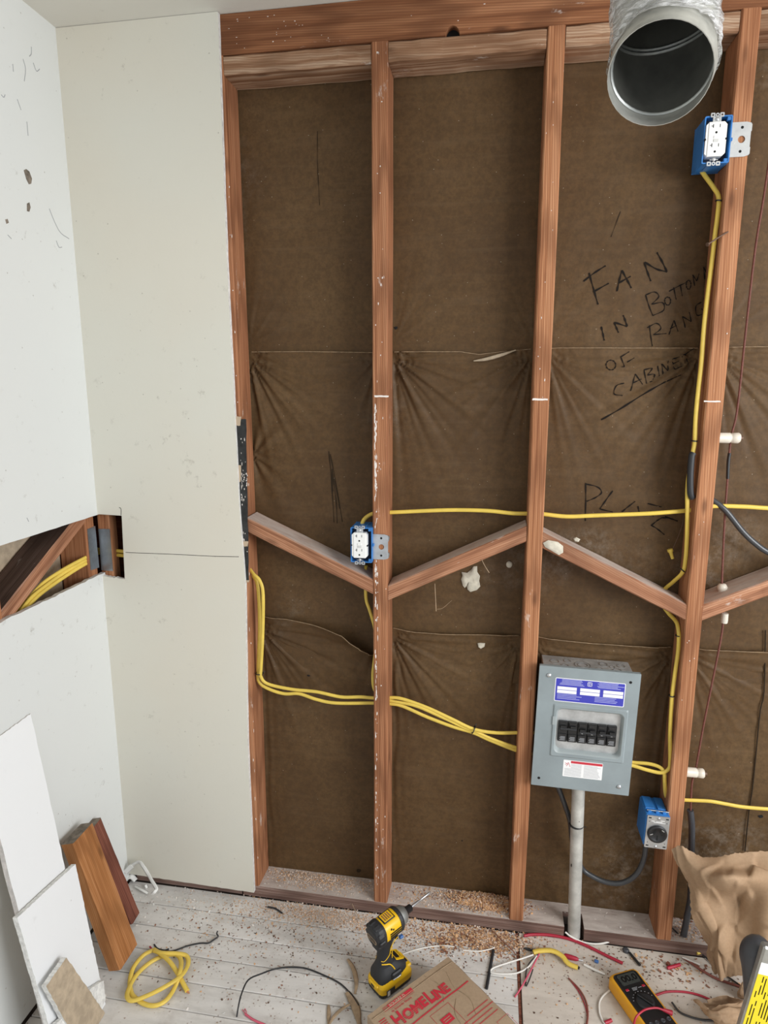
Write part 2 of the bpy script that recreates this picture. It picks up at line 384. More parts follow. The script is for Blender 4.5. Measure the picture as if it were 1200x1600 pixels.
def rrect(x0, y0, x1, y1, r, k=5):
    P = []
    for cx, cy, a in ((x1-r,y0+r,-90),(x1-r,y1-r,0),(x0+r,y1-r,90),(x0+r,y0+r,180)):
        for i in range(k+1): t = radians(a+90*i/k); P.append((cx+r*cos(t), cy+r*sin(t)))
    return P
def circ(x, y, r, n=14): return [(x+r*cos(2*pi*i/n), y+r*sin(2*pi*i/n)) for i in range(n)]

# ================================================================== the setting
XC, H, T = -.8047, 2.463, .0127
S, SW, SD = .4064, .0402, .088
ZP, ZS = 2.373, .0376
# ---- floor
floor = tag(MB().box((.8, -1.3, -.06), (3.4, 3.0, .09)).build('floor', 'gap'), kind='structure')
seamx = .4255
for k in range(-1, 22):
    y1 = -.0825-.0777*k; y0 = y1-.0752
    y1 = min(y1, -.003)
    mb = MB(); n = 16; R = []
    for i in range(n+1):
        x = XC+.002+(seamx-.004-XC)*i/n; j = .0007*noise.noise(Vector((x*6, k*3.1, 0)))
        R.append([Vector((x, y0+j, -.0145)), Vector((x, y0+j, -.0015)), Vector((x, y0+.0015+j, 0)), Vector((x, y1-.0015+j, 0)), Vector((x, y1+j, -.0015)), Vector((x, y1+j, -.0145))])
    mb.rings(R, 0, False); c = Vector(((XC+seamx)/2, (y0+y1)/2, 0))
    mb.build('floor_plank', 'plank', floor, c)
mb = MB(); mb.box((.4335+.85, -1.3, -.0075), (1.70, 2.594, .014), bev=.001); mb.build('floor_sheet', 'sheet', floor)
MB().box((seamx+.0025, -1.3, -.010), (.007, 2.594, .012)).build('seam_strip', 'red_wood', floor)
# ---- ceiling
tag(MB().box((.75, -1.44, H+.0065), (3.2, 3.12, .013)).build('ceiling', 'ceiling'), kind='structure')
# ---- left wall: drywall above and below a long slot cut out at mid height
zt, zb = 1.2147, 1.0375
def ragged(x0, x1, f, n, amp, sd):
    return [(x0+(x1-x0)*i/n, f(i/n)+amp*noise.noise(Vector((i*.9+sd, sd, 0)))+amp*.7*noise.noise(Vector((i*2.7, sd+9, 0)))) for i in range(n+1)]
YE = -2.6
ML = frame((XC-T, 0, 0), (0,-1,0), (0,0,1))         # local x = away from the corner, y = up, z = -x world ... flip below
ML = Matrix(((0,0,1,XC-T), (-1,0,0,0), (0,1,0,0), (0,0,0,1)))
mb = MB()
up = [(-.0, H), (.0, zt+.002)] + ragged(.004, .95, lambda u: zt-.001, 40, .0012, 3) + [(.95, zt+.1), (-YE, zt+.1), (-YE, H)]
mb.prism([(max(x, T*.0), y) for x, y in up], [], T, ML, 0, 1)
lo = [(0, .012)] + [(-YE, .012), (-YE, zb+.1), (.95, zb+.1)] + ragged(.95, .0, lambda u: zb-.003+.004*u, 60, .0035, 8)
mb.prism(lo, [], T, ML, 0, 2)
wall_left = tag(mb.build('wall_left', ['white_left', 'gypsum', 'gypsum_grey']), kind='structure')
xs = XC-T                                            # plane of the left stud faces
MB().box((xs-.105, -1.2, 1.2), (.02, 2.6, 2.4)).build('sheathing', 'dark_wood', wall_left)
MB().box((xs-.0935, -1.0, 1.15), (.0015, 1.9, .9)).build('building_paper', 'drywall_back', wall_left)
def lp(X, Y, dx=0.): return PL(X/6, 780+Y/6, xs+dx)  # crop 0..200, 780..990
ca, cb = lp(805, 300).y, lp(888, 300).y
board('corner_stud', wall_left, 'stud', (xs-SD/2, (ca+cb)/2, .04), (xs-SD/2, (ca+cb)/2, 2.37), cb-ca, SD, (0,1,0))
yl = lp(8, 1000).y
board('stud', wall_left, 'stud', (xs-SD/2, yl-.018, .04), (xs-SD/2, yl-.018, 2.37), .04, SD, (0,1,0))
# let-in diagonal brace seen through the slot
b1, b2 = lp(765, 190), lp(70, 1080)
dv = (b2-b1).normalized(); b1 = b1-dv*.05; b2 = b2+dv*.03
br_ = board('diagonal_brace', wall_left, 'block', b1+Vector((-.044,0,0)), b2+Vector((-.044,0,0)), .040, .086, Vector((0,dv.z,-dv.y)))
br_.data.materials.append(MT['brace_top_shade'])
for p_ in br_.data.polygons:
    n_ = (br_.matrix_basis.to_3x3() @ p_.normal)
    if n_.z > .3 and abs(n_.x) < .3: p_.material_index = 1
# nail plates
def plate_on_left(q):
    mb = MB(); mb.slab([lp(*p, .0012) for p in q], .0016, (1,0,0), seg=4, jit=.0006)
    return mb.build('nail_plate', 'nail_plate', wall_left)
plate_on_left([(820,280),(893,250),(930,640),(852,668)])
def wall_mark(name, mat, L, off=.0006):
    P = [PL(x, y, XC+off*.3) for x, y in L]; n = len(P); c = sum(P, Vector())/n; mb = MB()
    mb.add(P+[c+Vector((off,0,0))], [(i, (i+1)%n, n) for i in range(n)]); return mb.build(name, mat, wall_left)
wall_mark('wall_dent', 'end_grain', [(37,266),(41,264),(46,268),(50,279),(49,287),(45,288),(41,280)])
wall_mark('wall_dent', 'end_grain', [(42,318),(46,316),(48,324),(46,331),(42,330)])
wall_mark('wall_dent', 'end_grain', [(8,343),(12,342),(14,348),(10,350)])
for L in ([(49,73),(49,84),(46,88)], [(36,92),(40,108),(38,127)], [(52,98),(57,111),(62,108)], [(2,148),(6,152),(8,148)], [(42,190),(44,212)], [(77,326),(86,348),(95,364),(108,373)], [(88,376),(92,386),(97,386)], [(12,367),(18,373)], [(42,809),(45,815)], [(20,100),(21,112)], [(27,155),(33,172)]):
    mb = MB(); mb.tube([PL(x, y, XC+.0003) for x, y in L], .0009, .0004, 5, (1,0,0), k=3); mb.build('scuff_mark', 'print_grey', wall_left)

# ---- back wall framing: sheathing with plates, studs, blocking, paper, drywall as its parts
XR = 1.95
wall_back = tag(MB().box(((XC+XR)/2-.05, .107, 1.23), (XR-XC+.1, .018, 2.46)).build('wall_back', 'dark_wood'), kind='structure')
# top plate with the half-round hole drilled through its lower edge
hc = PW(707, 49); hr = .0165; x0, x1 = PW(341, 60).x-.02, XR
prof = [(x0, ZP)] + [(hc.x-hr*cos(a), ZP+hr*1.15*sin(a)) for a in [pi*i/10 for i in range(11)]] + [(x1, ZP), (x1, H-.001), (x0, H-.001)]
MXZ = lambda y: Matrix(((1,0,0,0), (0,0,-1,y), (0,1,0,0), (0,0,0,1)))   # local xy = world xz, z toward the room
mc = (x0+x1)/2
tp = MB(); tp.prism([(x-mc, z-2.42) for x, z in prof], [], SD, Matrix.Identity(4), 0)
tp.build('top_plate', 'plate', wall_back, None, Matrix.Translation((mc, 0, 2.42)) @ MXZ(SD))
MB().box((hc.x, .05, ZP+.012), (.04, .06, .028)).build('drilled_hole', 'blackhole', wall_back)
# sole plate, notched round the conduit
cx = .5915
sp = MB(); nx0, nx1 = cx-.030, cx+.026
out = [(-.42-.5, 0-.044), (nx0-.5, -.044), (nx0-.5, .012), (nx1-.5, .012), (nx1-.5, -.044), (XR-.5, -.044), (XR-.5, .044), (-.42-.5, .044)]
sp.prism(out, [], ZS, Matrix.Identity(4), 0); sp.build('sole_plate', 'sole', wall_back, None, Matrix.Translation((.5, .044, 0)))
MB().box((cx-.002, .052, .012), (.058, .004, .024)).build('notch_shade_sheet', 'gap', wall_back)  # dark sheet painting the shade at the back of the notch
MB().box((XC+.2, .044, ZS/2), (.36, .086, ZS)).build('sole_plate', 'sole', wall_back)
# studs: x of the left front edge at bottom and top
STUDS = [('stud_dusty', -.4064, -.4095, .004), ('stud_dusty', .0005, .0005, 0), ('stud', S-.002, S-.001, .0035), ('stud', 2*S+.0008, 2*S-.0012, .0005), ('stud', 3*S, 3*S, 0), ('stud', 4*S, 4*S, 0)]
for m, xb, xt, bow in STUDS:
    board('stud', wall_back, m, (xb+SW/2, SD/2, ZS), (xt+SW/2, SD/2, ZP), SW, SD, (1,0,0), bow=bow)
xa_, xb_ = PW(153.6, 850, 0).x, PW(172.5, 850, 0).x
board('corner_stud', wall_back, 'stud', ((xa_+xb_)/2, .022, ZS), ((xa_+xb_)/2, .022, ZP), xb_-xa_, .040, (1,0,0))
mb = MB(); q = [PW(100+x/8.571, 760+y/8.571, -.0005) for x, y in [(458,568),(610,572),(655,1135),(500,1120)]]
mb.slab(q, .0016, (0,-1,0), seg=4, jit=.0006); mb.build('nail_plate', 'nail_plate', wall_back)
# flat blocks under the top plate
for i, (m, wob) in enumerate([('block_pale', 0), ('block_pale', 0), ('block_pale', 0), ('block_pale', 0), ('block_pale', 0)]):
    a = STUDS[i][2]+SW+.001; b = STUDS[i+1][2]-.001; zz = ZP-.0225
    board('flat_block', wall_back, m, (a, SD/2+.001, zz), (b, SD/2+.001, zz), .086, .042, (0,1,0), wane=.004)
# zig-zag fire blocking: front face corners taken on the wall plane
FB = [((387.5,810),(387.5,833),(583,903),(583,933)), ((608.7,915),(608.7,937),(820,822),(820,849)),
      ((845,832),(845,854),(1071.7,943),(1070,971)), ((1101.7,943),(1100,971),(1200,906.5),(1200,933))]
for i, (a, b, c, d) in enumerate(FB):
    A = (PW(*a)+PW(*b))/2; B = (PW(*c)+PW(*d))/2
    if i == 3: B = A+(B-A)*((3*S-A.x)/(B.x-A.x))
    dr = (B-A).normalized(); A2 = A-dr*.005; B2 = B+dr*.005
    board('diagonal_block', wall_back, 'block', A2+Vector((0,.0445,0)), B2+Vector((0,.0445,0)), SD-.003, .0385, (0,1,0), wane=.0022, plumb=True)
# ---- building paper: three overlapping courses hung behind the studs, creased where they are nailed
def sst(a): a = np.clip(a, 0, 1); return a*a*(3-2*a)
EDG = []
for _, xb, xt, _b in STUDS: EDG += [(xb, -1), (xb+SW, 1)]
SEAM2 = [(-.42,.902),(-.356,.898),(-.276,.897),(-.19,.885),(-.1,.868),(-.055,.835),(-.019,.807),(.0,.80),(.02,.89),(.044,.887),(.11,.881),(.184,.880),(.30,.886),(.401,.887),(.451,.888),(.6,.880),(.812,.881),(.91,.882),(1.045,.886),(2.,.886)]
SEAM1 = [(-.42,1.673),(-.2,1.672),(-.019,1.668),(.042,1.669),(.22,1.668),(.27,1.660),(.33,1.667),(.404,1.673),(.476,1.675),(.81,1.671),(.912,1.673),(2.,1.672)]
def vnoise(x, z, sc, sd):
    ix = np.floor(x*sc).astype(int); iz = np.floor(z*sc).astype(int); fx = sst(x*sc-ix); fz = sst(z*sc-iz)
    h = lambda a, b: np.modf(np.abs(np.sin(a*127.1+b*311.7+sd)*43758.5453))[0]
    return ((h(ix,iz)*(1-fx)+h(ix+1,iz)*fx)*(1-fz)+(h(ix,iz+1)*(1-fx)+h(ix+1,iz+1)*fx)*fz)*2-1
def paper_disp(x, z, tier):
    d = .0022*vnoise(x, z, 9., tier)+.0010*vnoise(x, z, 24., tier+5)
    for i, (ex, dr) in enumerate(EDG):
        dx = (x-ex)*dr; on = (dx > -.005)
        if tier == 0:                                   # upper course: a few creases up from the seam
            dz = z-1.69; amp, lim = .0016, .11
        elif tier == 1: dz = 1.655-z; amp, lim = .0078, .14
        else: dz = .86-z; amp, lim = .0058, .16
        r = np.hypot(dx, dz); th = np.arctan2(dz, np.maximum(dx, 1e-4))
        w = np.exp(-r/lim)*sst(r/.03)*sst((dz+.03)/.03)*on
        ph = i*1.7+tier; k = 1.+.35*sin(i*2.3)
        d = d + amp*k*w*(.55*np.sin(th*13+ph)+.45*np.sin(th*25+ph*2)+.38*np.sin(th*41+1)+.25*np.sin(th*63+ph*3))
        if tier == 2 and i in (3, 4, 6, 1):             # long drapes hanging down beside the studs
            d = d + .006*np.exp(-np.abs(dx)/.018)*on*sst((.86-z)/.1)*np.exp(-np.maximum(.86-z, 0)/.45)*np.sin(dx*260+z*5+2*vnoise(x*0+i, z, 7., i))
        if tier == 1 and i in (1,):
            dz2 = z-1.38; d = d + .005*np.exp(-np.hypot(dx, dz2)/.1)*on*np.sin(np.arctan2(dz2, np.maximum(dx,1e-4))*11)
    return d
def paper_y(x, z):
    s1 = np.interp(x, *zip(*SEAM1)); s2 = np.interp(x, *zip(*SEAM2))
    t = 0 if z > s1 else (1 if z > s2 else 2)
    X = np.array([x]); Z = np.array([z])
    return float(((.0925, .0905, .0885)[t]-paper_disp(X, Z, t)-lift(X, Z, t))[0])
def lift(x, z, t):                                       # the lower course's top edge stands a little proud
    if t == 0: return 0*x
    e = np.interp(x, *zip(*(SEAM1 if t == 1 else SEAM2)))-z
    near = np.ones_like(x)
    for ex, dr in EDG: near = np.minimum(near, sst(np.abs(x-ex)/.05))
    l = (.004 if t == 1 else .011)*np.exp(-np.maximum(e, 0)/.03)*near
    if t == 2: l = l + .036*np.exp(-np.maximum(e, 0)/.06)*np.exp(-((x+.075)/.075)**2)*(x < .0)*sst((.0-x)/.02)
    return l
def paper_sheet(tier):
    xa, xb = -.40, XR; st = .0045; nx = int((xb-xa)/st); x = np.linspace(xa, xb, nx+1)
    if tier == 0: top = np.full(nx+1, 2.37); bot = np.interp(x, *zip(*SEAM1))-.03
    elif tier == 1: top = np.interp(x, *zip(*SEAM1))+.0012*vnoise(x, x*0, 60., 3); bot = np.full(nx+1, .74)
    else: top = np.interp(x, *zip(*SEAM2))+.0018*vnoise(x, x*0, 50., 9); bot = np.full(nx+1, .02)
    nz = int(.75/st); u = np.linspace(0, 1, nz+1)
    X = np.repeat(x[None, :], nz+1, 0); Z = top[None, :]*(1-u[:, None])+bot[None, :]*u[:, None]
    Y = (.0925, .0905, .0885)[tier]-paper_disp(X, Z, tier)-lift(X, Z, tier)
    Y = np.minimum(Y, .0975)
    V = np.stack([X, Y, Z], -1).reshape(-1, 3)
    a = (np.arange(nz)[:, None]*(nx+1)+np.arange(nx)[None, :]).ravel()
    F = np.stack([a, a+nx+1, a+nx+2, a+1], -1)
    me = bpy.data.meshes.new('building_paper'); me.vertices.add(len(V)); me.vertices.foreach_set('co', V.ravel())
    me.loops.add(F.size); me.loops.foreach_set('vertex_index', F.ravel().astype(np.int32))
    me.polygons.add(len(F)); me.polygons.foreach_set('loop_start', (np.arange(len(F))*4).astype(np.int32))
    me.polygons.foreach_set('use_smooth', np.ones(len(F), bool)); me.update(calc_edges=True)
    me.materials.append(MT['paper']); return link('building_paper', me, wall_back, Vector())
papers = [paper_sheet(t) for t in range(3)]
for tr, SM in ((1, SEAM1), (2, SEAM2)):                  # torn fibres along each top edge, coloured lighter as a painted highlight
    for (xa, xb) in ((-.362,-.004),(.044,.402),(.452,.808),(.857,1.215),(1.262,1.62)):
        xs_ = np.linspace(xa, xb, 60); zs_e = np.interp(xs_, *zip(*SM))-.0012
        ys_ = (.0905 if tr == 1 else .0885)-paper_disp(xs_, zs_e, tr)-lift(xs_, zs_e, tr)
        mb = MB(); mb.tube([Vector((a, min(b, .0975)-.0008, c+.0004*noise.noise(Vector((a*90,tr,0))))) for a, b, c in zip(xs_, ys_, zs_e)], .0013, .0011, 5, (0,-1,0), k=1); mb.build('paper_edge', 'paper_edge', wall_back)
# curled torn tongue on the upper seam
mb = MB(); mb.tube([PW(740,564,.082), PW(760,561,.078), PW(785,554,.078), PW(806,547,.083)], .004, .0012, 6, (0,-1,0), k=4, taper=lambda u: .35+sin(pi*min(u*1.05,1))*.9); mb.build('torn_tongue', 'drywall_back', wall_back)
# vertical tear in the right bay
mb = MB(); pts = [(1196,985),(1194,1080),(1188,1110),(1182,1170),(1176,1230),(1170,1270),(1164,1330)]
mb.tube([PW(x,y,.0845) for x,y in pts], .0018, .0012, 5, (0,-1,0), k=3); mb.build('paper_tear', 'pencil_soft', wall_back)
# ---- hand lettering on the paper (flat pencil strokes)
def strokes(L, fn, w, mat, name='handwriting'):
    mb = MB()
    for st in L:
        P = catmull([fn(*p) for p in st], 5) if len(st) > 2 else [fn(*st[0]).lerp(fn(*st[1]), i/5) for i in range(6)]
        V = []; F = []
        for i, p in enumerate(P):
            d = P[min(i+1, len(P)-1)]-P[max(i-1, 0)]; q = Vector((-d.z, 0, d.x)).normalized()*w*(.75+.35*sin(i*1.3))
            for s_ in (-1, 1):
                a = p+q*s_; V.append((a.x, paper_y(a.x, a.z)-.0012, a.z))
            if i: F.append((2*i-2, 2*i-1, 2*i+1, 2*i))
        mb.add(V, F)
    return mb.build(name, mat, wall_back)
h1 = lambda X, Y: PW(820+X/3.158, 350+Y/3.158, .09)
strokes([[(318,240),(340,320),(362,397)], [(290,282),(345,240),(400,205)], [(338,335),(415,292)],
         [(455,332),(466,280),(480,228)], [(480,228),(505,275),(526,316)], [(462,292),(523,258)],
         [(590,188),(605,235),(622,282)], [(592,188),(650,222),(702,236)], [(702,236),(680,190),(652,140)],
         [(378,506),(386,540),(393,575)], [(442,485),(452,510),(463,536)], [(442,485),(506,506)], [(506,506),(497,478),(486,450)],
         [(376,966),(470,912),(600,830),(690,780)]], h1, .0023, 'pencil')
O = lambda x, y, rx, ry=None: [(x+rx*cos(a), y+(ry or rx)*sin(a)) for a in [2*pi*i/9+.4 for i in range(10)]]
strokes([[(597,350),(612,400),(632,452)], [(597,350),(640,335),(662,358),(626,396)], [(626,396),(680,388),(686,425),(632,452)],
         O(706,380,15,20), [(735,312),(748,372)], [(712,332),(760,306),(802,286)], [(768,302),(778,355)], O(808,300,12,22),
         [(838,305),(828,250)], [(828,250),(848,282)], [(848,282),(860,245)], [(888,272),(882,212)], [(882,212),(900,250)], [(900,250),(908,205)],
         [(615,500),(622,550),(630,602)], [(604,512),(650,490),(672,515),(636,546)], [(636,546),(700,540)],
         [(712,546),(724,510),(737,475)], [(737,475),(757,530)], [(717,517),(750,500)],
         [(792,512),(778,456)], [(778,456),(822,482)], [(822,482),(812,435)], [(872,385),(845,405),(850,450),(886,438),(872,418)], [(884,362),(892,402)],
         O(425,696,24,24), [(475,657),(490,700),(478,705)], [(472,657),(516,630)], [(505,682),(542,660)],
         [(490,785),(452,798),(440,838),(482,846)], [(523,824),(534,780),(546,740)], [(546,740),(582,792)], [(532,785),(576,765)],
         [(588,720),(602,786)], [(588,720),(628,712),(606,746)], [(606,746),(640,742),(632,772),(602,786)],
         [(655,700),(666,752)], [(684,742),(675,690)], [(675,690),(708,726)], [(708,726),(704,675)],
         [(725,667),(738,716)], [(725,667),(760,655)], [(730,690),(758,677)], [(738,716),(772,702)], [(790,640),(802,692)], [(768,657),(832,615)],
         [(690,780),(770,745)]], h1, .0015, 'pencil')
h2 = lambda X, Y: PW(800+X/3, 640+Y/3, .09)
strokes([[(345,343),(346,430),(344,522)], [(345,348),(400,362),(420,388),(392,412),(350,430)], [(472,380),(440,425),(412,466)], [(412,466),(472,480)],
         [(515,480),(545,455),(577,430)], [(590,452),(596,480)], [(636,440),(700,456)], [(648,474),(662,500)],
         [(650,540),(682,560),(714,586)], [(655,540),(680,520),(702,506)], [(702,506),(740,510),(776,522)], [(716,500),(776,523)]], h2, .0019, 'pencil')
h3 = lambda X, Y: PW(340+X/4, 560+Y/4, .09)
strokes([[(696,580),(712,760),(728,1025)], [(706,598),(740,780),(780,1022)], [(720,720),(740,880),(748,1030)], [(716,690),(722,830)], [(735,760),(762,940)]], h3, .0016, 'pencil_soft')
strokes([[(496,205),(496,260),(499,320)], [(970,330),(955,370)]], lambda x, y: PW(x, y, .09), .0009, 'pencil_soft')
# ---- drywall left on the back wall, with its cut-out in the corner
xe = [(25,PW(341,26,-T).x), (400,PW(354,400,-T).x), (655,PW(365,655,-T).x), (800,PW(374,800,-T).x), (905,PW(382,905,-T).x), (1395,PW(397,1395,-T).x)]
rt = []
for i in range(60):
    py = 26+(1395-26)*i/59; px = np.interp(py, [341*0+26, 400, 655, 800, 905, 1150, 1395], [340.5, 354, 367, 374.5, 383, 386.5, 397])
    p = PW(px, py, -T); rt.append((p.x+.0012*noise.noise(Vector((i*1.7, 2, 0))), p.z))
rt[0] = (rt[0][0], H-.001)
hx = PW(190,805,-T).x; hx2 = PW(195,905,-T).x
zb2 = PW(195,905,-T).z
outl = [(XC, H-.001), (XC, zt+.001), (hx, zt-.001), (hx2, zb2)] + ragged(hx2, XC, lambda u: zb2+.006*u, 12, .004, 21)[1:] + [(XC, .031)] + ragged(XC, rt[-1][0], lambda u: .031-.008*u, 24, .0022, 33)[1:-1] + rt[::-1]
mb = MB(); mb.prism(outl, [], T, MXZ(0), 0, 1); mb.build('drywall_panel', ['white_back', 'gypsum'], wall_back)
# hairline crack running from the cut-out to the free edge, scuffs around it
def surf(pts, r, mat, name, par, off=-T-.0002):
    mb = MB(); mb.tube([PW(x, y, off) for x, y in pts], r, r*.4, 5, (0,-1,0), k=3); return mb.build(name, mat, par)
surf([(196,863),(215,864),(270,866),(330,869),(373,870)], .0008, 'pencil', 'crack', wall_back)
surf([(189,805),(189,795),(186,793)], .0008, 'pencil', 'pencil_tick', wall_back)
# black felt strip and its torn tan scraps on the first stud
mb = MB(); mb.slab([PW(366,655,-.004), PW(384,655,-.004), PW(388.5,908,-.004), PW(380,908,-.004)], .003, (0,-1,0), seg=16, jit=.0012)
mb.build('felt_strip', 'felt', wall_back)
mb = MB()
for (x, y, w, h) in [(372,658,10,14),(374,740,5,26),(384,850,8,8),(386,908,8,3)]:
    mb.slab([PW(x-w/2,y-h/2,-.0055), PW(x+w/2,y-h/2,-.0055), PW(x+w/3,y+h/2,-.0055), PW(x-w/3,y+h/2,-.0055)], .001, (0,-1,0), seg=3, jit=.001)
mb.build('torn_paper_scraps', 'felt_tan', wall_back)
mb = MB()
def flake(mb, c, w, h, n=(0,-1,0), t=.0006):
    n = Vector(n); u = Vector((1,0,0)); v = n.cross(u); k = 7
    P = [c + u*(w*.5*cos(2*pi*i/k)*random.uniform(.55,1.2)) + v*(h*.5*sin(2*pi*i/k)*random.uniform(.55,1.2)) for i in range(k)]
    mb.add(P+[c+n*t], [(i, (i+1)%k, k) for i in range(k)])
for k in range(46):
    y = random.choice([random.uniform(735,790), random.uniform(660,905)]); flake(mb, PW(np.interp(y,[655,908],[367,381])+random.uniform(5,16)*(1 if y < 760 else .6), y, -.0044), random.uniform(.001,.003), random.uniform(.003,.012))
tag(mb.build('plaster_specks', 'plaster_white', wall_back), kind='stuff')
for (x, y, r_) in ((483,1055,.006),(618,512,.006),(560,1360,.010),(722,1313,.003),(1188,1275,.008)):
    q = PW(x, y, .089); q.y = paper_y(q.x, q.z)-.0012; mb = MB(); flake(mb, q, r_*2, r_*1.5); mb.build('paper_hole', 'blackhole' if r_ < .009 else 'pencil_soft', wall_back)
# white plaster left on the stud faces
def flake(mb, c, w, h, n=(0,-1,0), t=.0006):
    n = Vector(n); u = n.orthogonal().normalized() if abs(n.y) < .9 else Vector((1,0,0)); v = n.cross(u); k = 7
    P = [c + u*(w*.5*cos(2*pi*i/k)*random.uniform(.55,1.2)) + v*(h*.5*sin(2*pi*i/k)*random.uniform(.55,1.2)) for i in range(k)]
    mb.add(P+[c+n*t], [(i, (i+1)%k, k) for i in range(k)])
mb = MB()
for (x, y, w, h) in [(596,619,22,3),(844,624,24,3),(1113,627,26,2.5)]:
    a = PW(x-w/2, y-h/2, -.0008); b = PW(x+w/2, y+h/2, -.0008); mb.slab([a, Vector((b.x,a.y,a.z-.001)), b, Vector((a.x,a.y,b.z))], .0006, (0,-1,0), seg=6, jit=.0008)
for k in range(150):
    y = random.choice([random.uniform(630,790), random.uniform(630,900), random.uniform(900,1100), random.uniform(1080,1390)])
    flake(mb, PW(np.interp(y,[60,800,1400],[579.7,584.4,586])+abs(random.gauss(0,1.6))+1.4, y, -.0004), random.uniform(.001,.004), random.uniform(.004,.022))
for k in range(35):
    y = random.uniform(70, 1390); flake(mb, PW(np.interp(y,[60,800,1400],[579.7,584.4,586])+random.uniform(3,19), y, -.0004), random.uniform(.001,.004), random.uniform(.002,.009))
for k in range(14):
    y = random.uniform(60, 640); s3 = np.interp(y,[40,800,1438],[858,822,799]); flake(mb, PW(s3+random.uniform(3,21), y, -.0005), random.uniform(.001,.003), random.uniform(.002,.007))
for k in range(10):
    y = random.uniform(200, 1300); s4 = np.interp(y,[17,1465],[1163,1024]); flake(mb, PW(s4+random.uniform(4,24), y, -.0005), random.uniform(.001,.003), random.uniform(.002,.006))
for k in range(22):
    y = random.uniform(110, 1380); flake(mb, PW(np.interp(y,[26,655,905,1395],[343,369,386,401])+random.uniform(1,5), y, -.0005), random.uniform(.001,.003), random.uniform(.003,.014))
for k in range(30):
    flake(mb, Vector((random.choice([random.uniform(-.36,-.1), random.uniform(-.36,.75)]), -.0006, random.uniform(ZP+.01, H-.01))), random.uniform(.001,.006), random.uniform(.001,.0025))
tag(mb.build('plaster_residue', 'plaster_white', wall_back), 'white plaster residue streaked on the studs', kind='stuff')

# ================================================================== things
# ---- round duct hanging from the ceiling
dc = Vector((.545, -.523, 2.040)); dn = Vector((.226, .618, .753)).normalized(); DR = .0762
duct = thing('round_duct', (.60, -.36, H), 'galvanised round metal duct wrapped in clear plastic hanging from the ceiling', 'duct')
path = catmull([dc, dc+dn*.035, dc+dn*.07+Vector((-.003,-.003,.006)), dc+dn*.095+Vector((-.010,-.012,.03)), dc+dn*.11+Vector((-.018,-.018,.09)), dc+dn*.115+Vector((-.024,-.02,.2)), dc+dn*.115+Vector((-.024,-.02,.333))], 5)
def duct_rings(rf, p0=0, p1=None, n=40):
    R = []; q = (Vector((1,0,0))-dn*dn.x).normalized()
    for i in range(p0, p1 or len(path)):
        T_ = (path[min(i+1,len(path)-1)]-path[max(i-1,0)]).normalized(); q = (q-T_*q.dot(T_)).normalized(); b = T_.cross(q)
        R.append([path[i]+(q*cos(2*pi*j/n)+b*sin(2*pi*j/n))*rf(i, 2*pi*j/n) for j in range(n)])
    return R
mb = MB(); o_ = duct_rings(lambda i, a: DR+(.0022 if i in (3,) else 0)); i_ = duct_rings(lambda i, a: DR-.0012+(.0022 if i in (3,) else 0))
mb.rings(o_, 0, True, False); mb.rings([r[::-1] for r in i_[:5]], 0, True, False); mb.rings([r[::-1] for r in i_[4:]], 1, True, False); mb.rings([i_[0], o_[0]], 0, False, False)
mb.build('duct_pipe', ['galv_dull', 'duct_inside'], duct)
for p_ in (4, 14):
    mb = MB(); c = path[p_]; T_ = (path[p_+1]-path[p_-1]).normalized(); M_ = frame(c, T_.orthogonal(), T_.cross(T_.orthogonal()))
    for dz in (0, .006)[:1 if p_ == 4 else 2]:
        mb.lathe([(DR-.0012,-.003+dz),(DR-.0042,-.001+dz),(DR-.0042,.001+dz),(DR-.0012,.003+dz)], M_, 40, 0, True, False)
    mb.build('inner_bead', 'galv', duct)
mb = MB(); rr = duct_rings(lambda i, a: DR+.004+.006*noise.noise(Vector((cos(a)*3, sin(a)*3, i*.55)))+.003*noise.noise(Vector((cos(a)*9, sin(a)*9, i*.8))), 5, None, 64)
rr[0] = [p+dn*(.012*noise.noise(Vector((j*.4, 3, 0)))) for j, p in enumerate(rr[0])]
mb.rings(rr, 0, True, False); mb.build('plastic_wrap', 'wrap', duct)
# loose flap of wrap at the right
mb = MB(); mb.tube([PW(1113,0,-.40), PW(1121,30,-.40), PW(1120,55,-.41), PW(1121,85,-.42)], .006, .0008, 6, (.6,-1,0), k=4, taper=lambda u: 1-.5*abs(u-.4)); mb.build('plastic_flap', 'wrap', duct)
mb = MB(); mb.lathe([(DR+.012, H-.004), (DR+.03, H-.004), (DR+.03, H-.001)], Matrix.Translation((path[-1].x, path[-1].y, 0)), 32, 0, False, False); mb.build('ceiling_collar', 'galv_dull', duct)

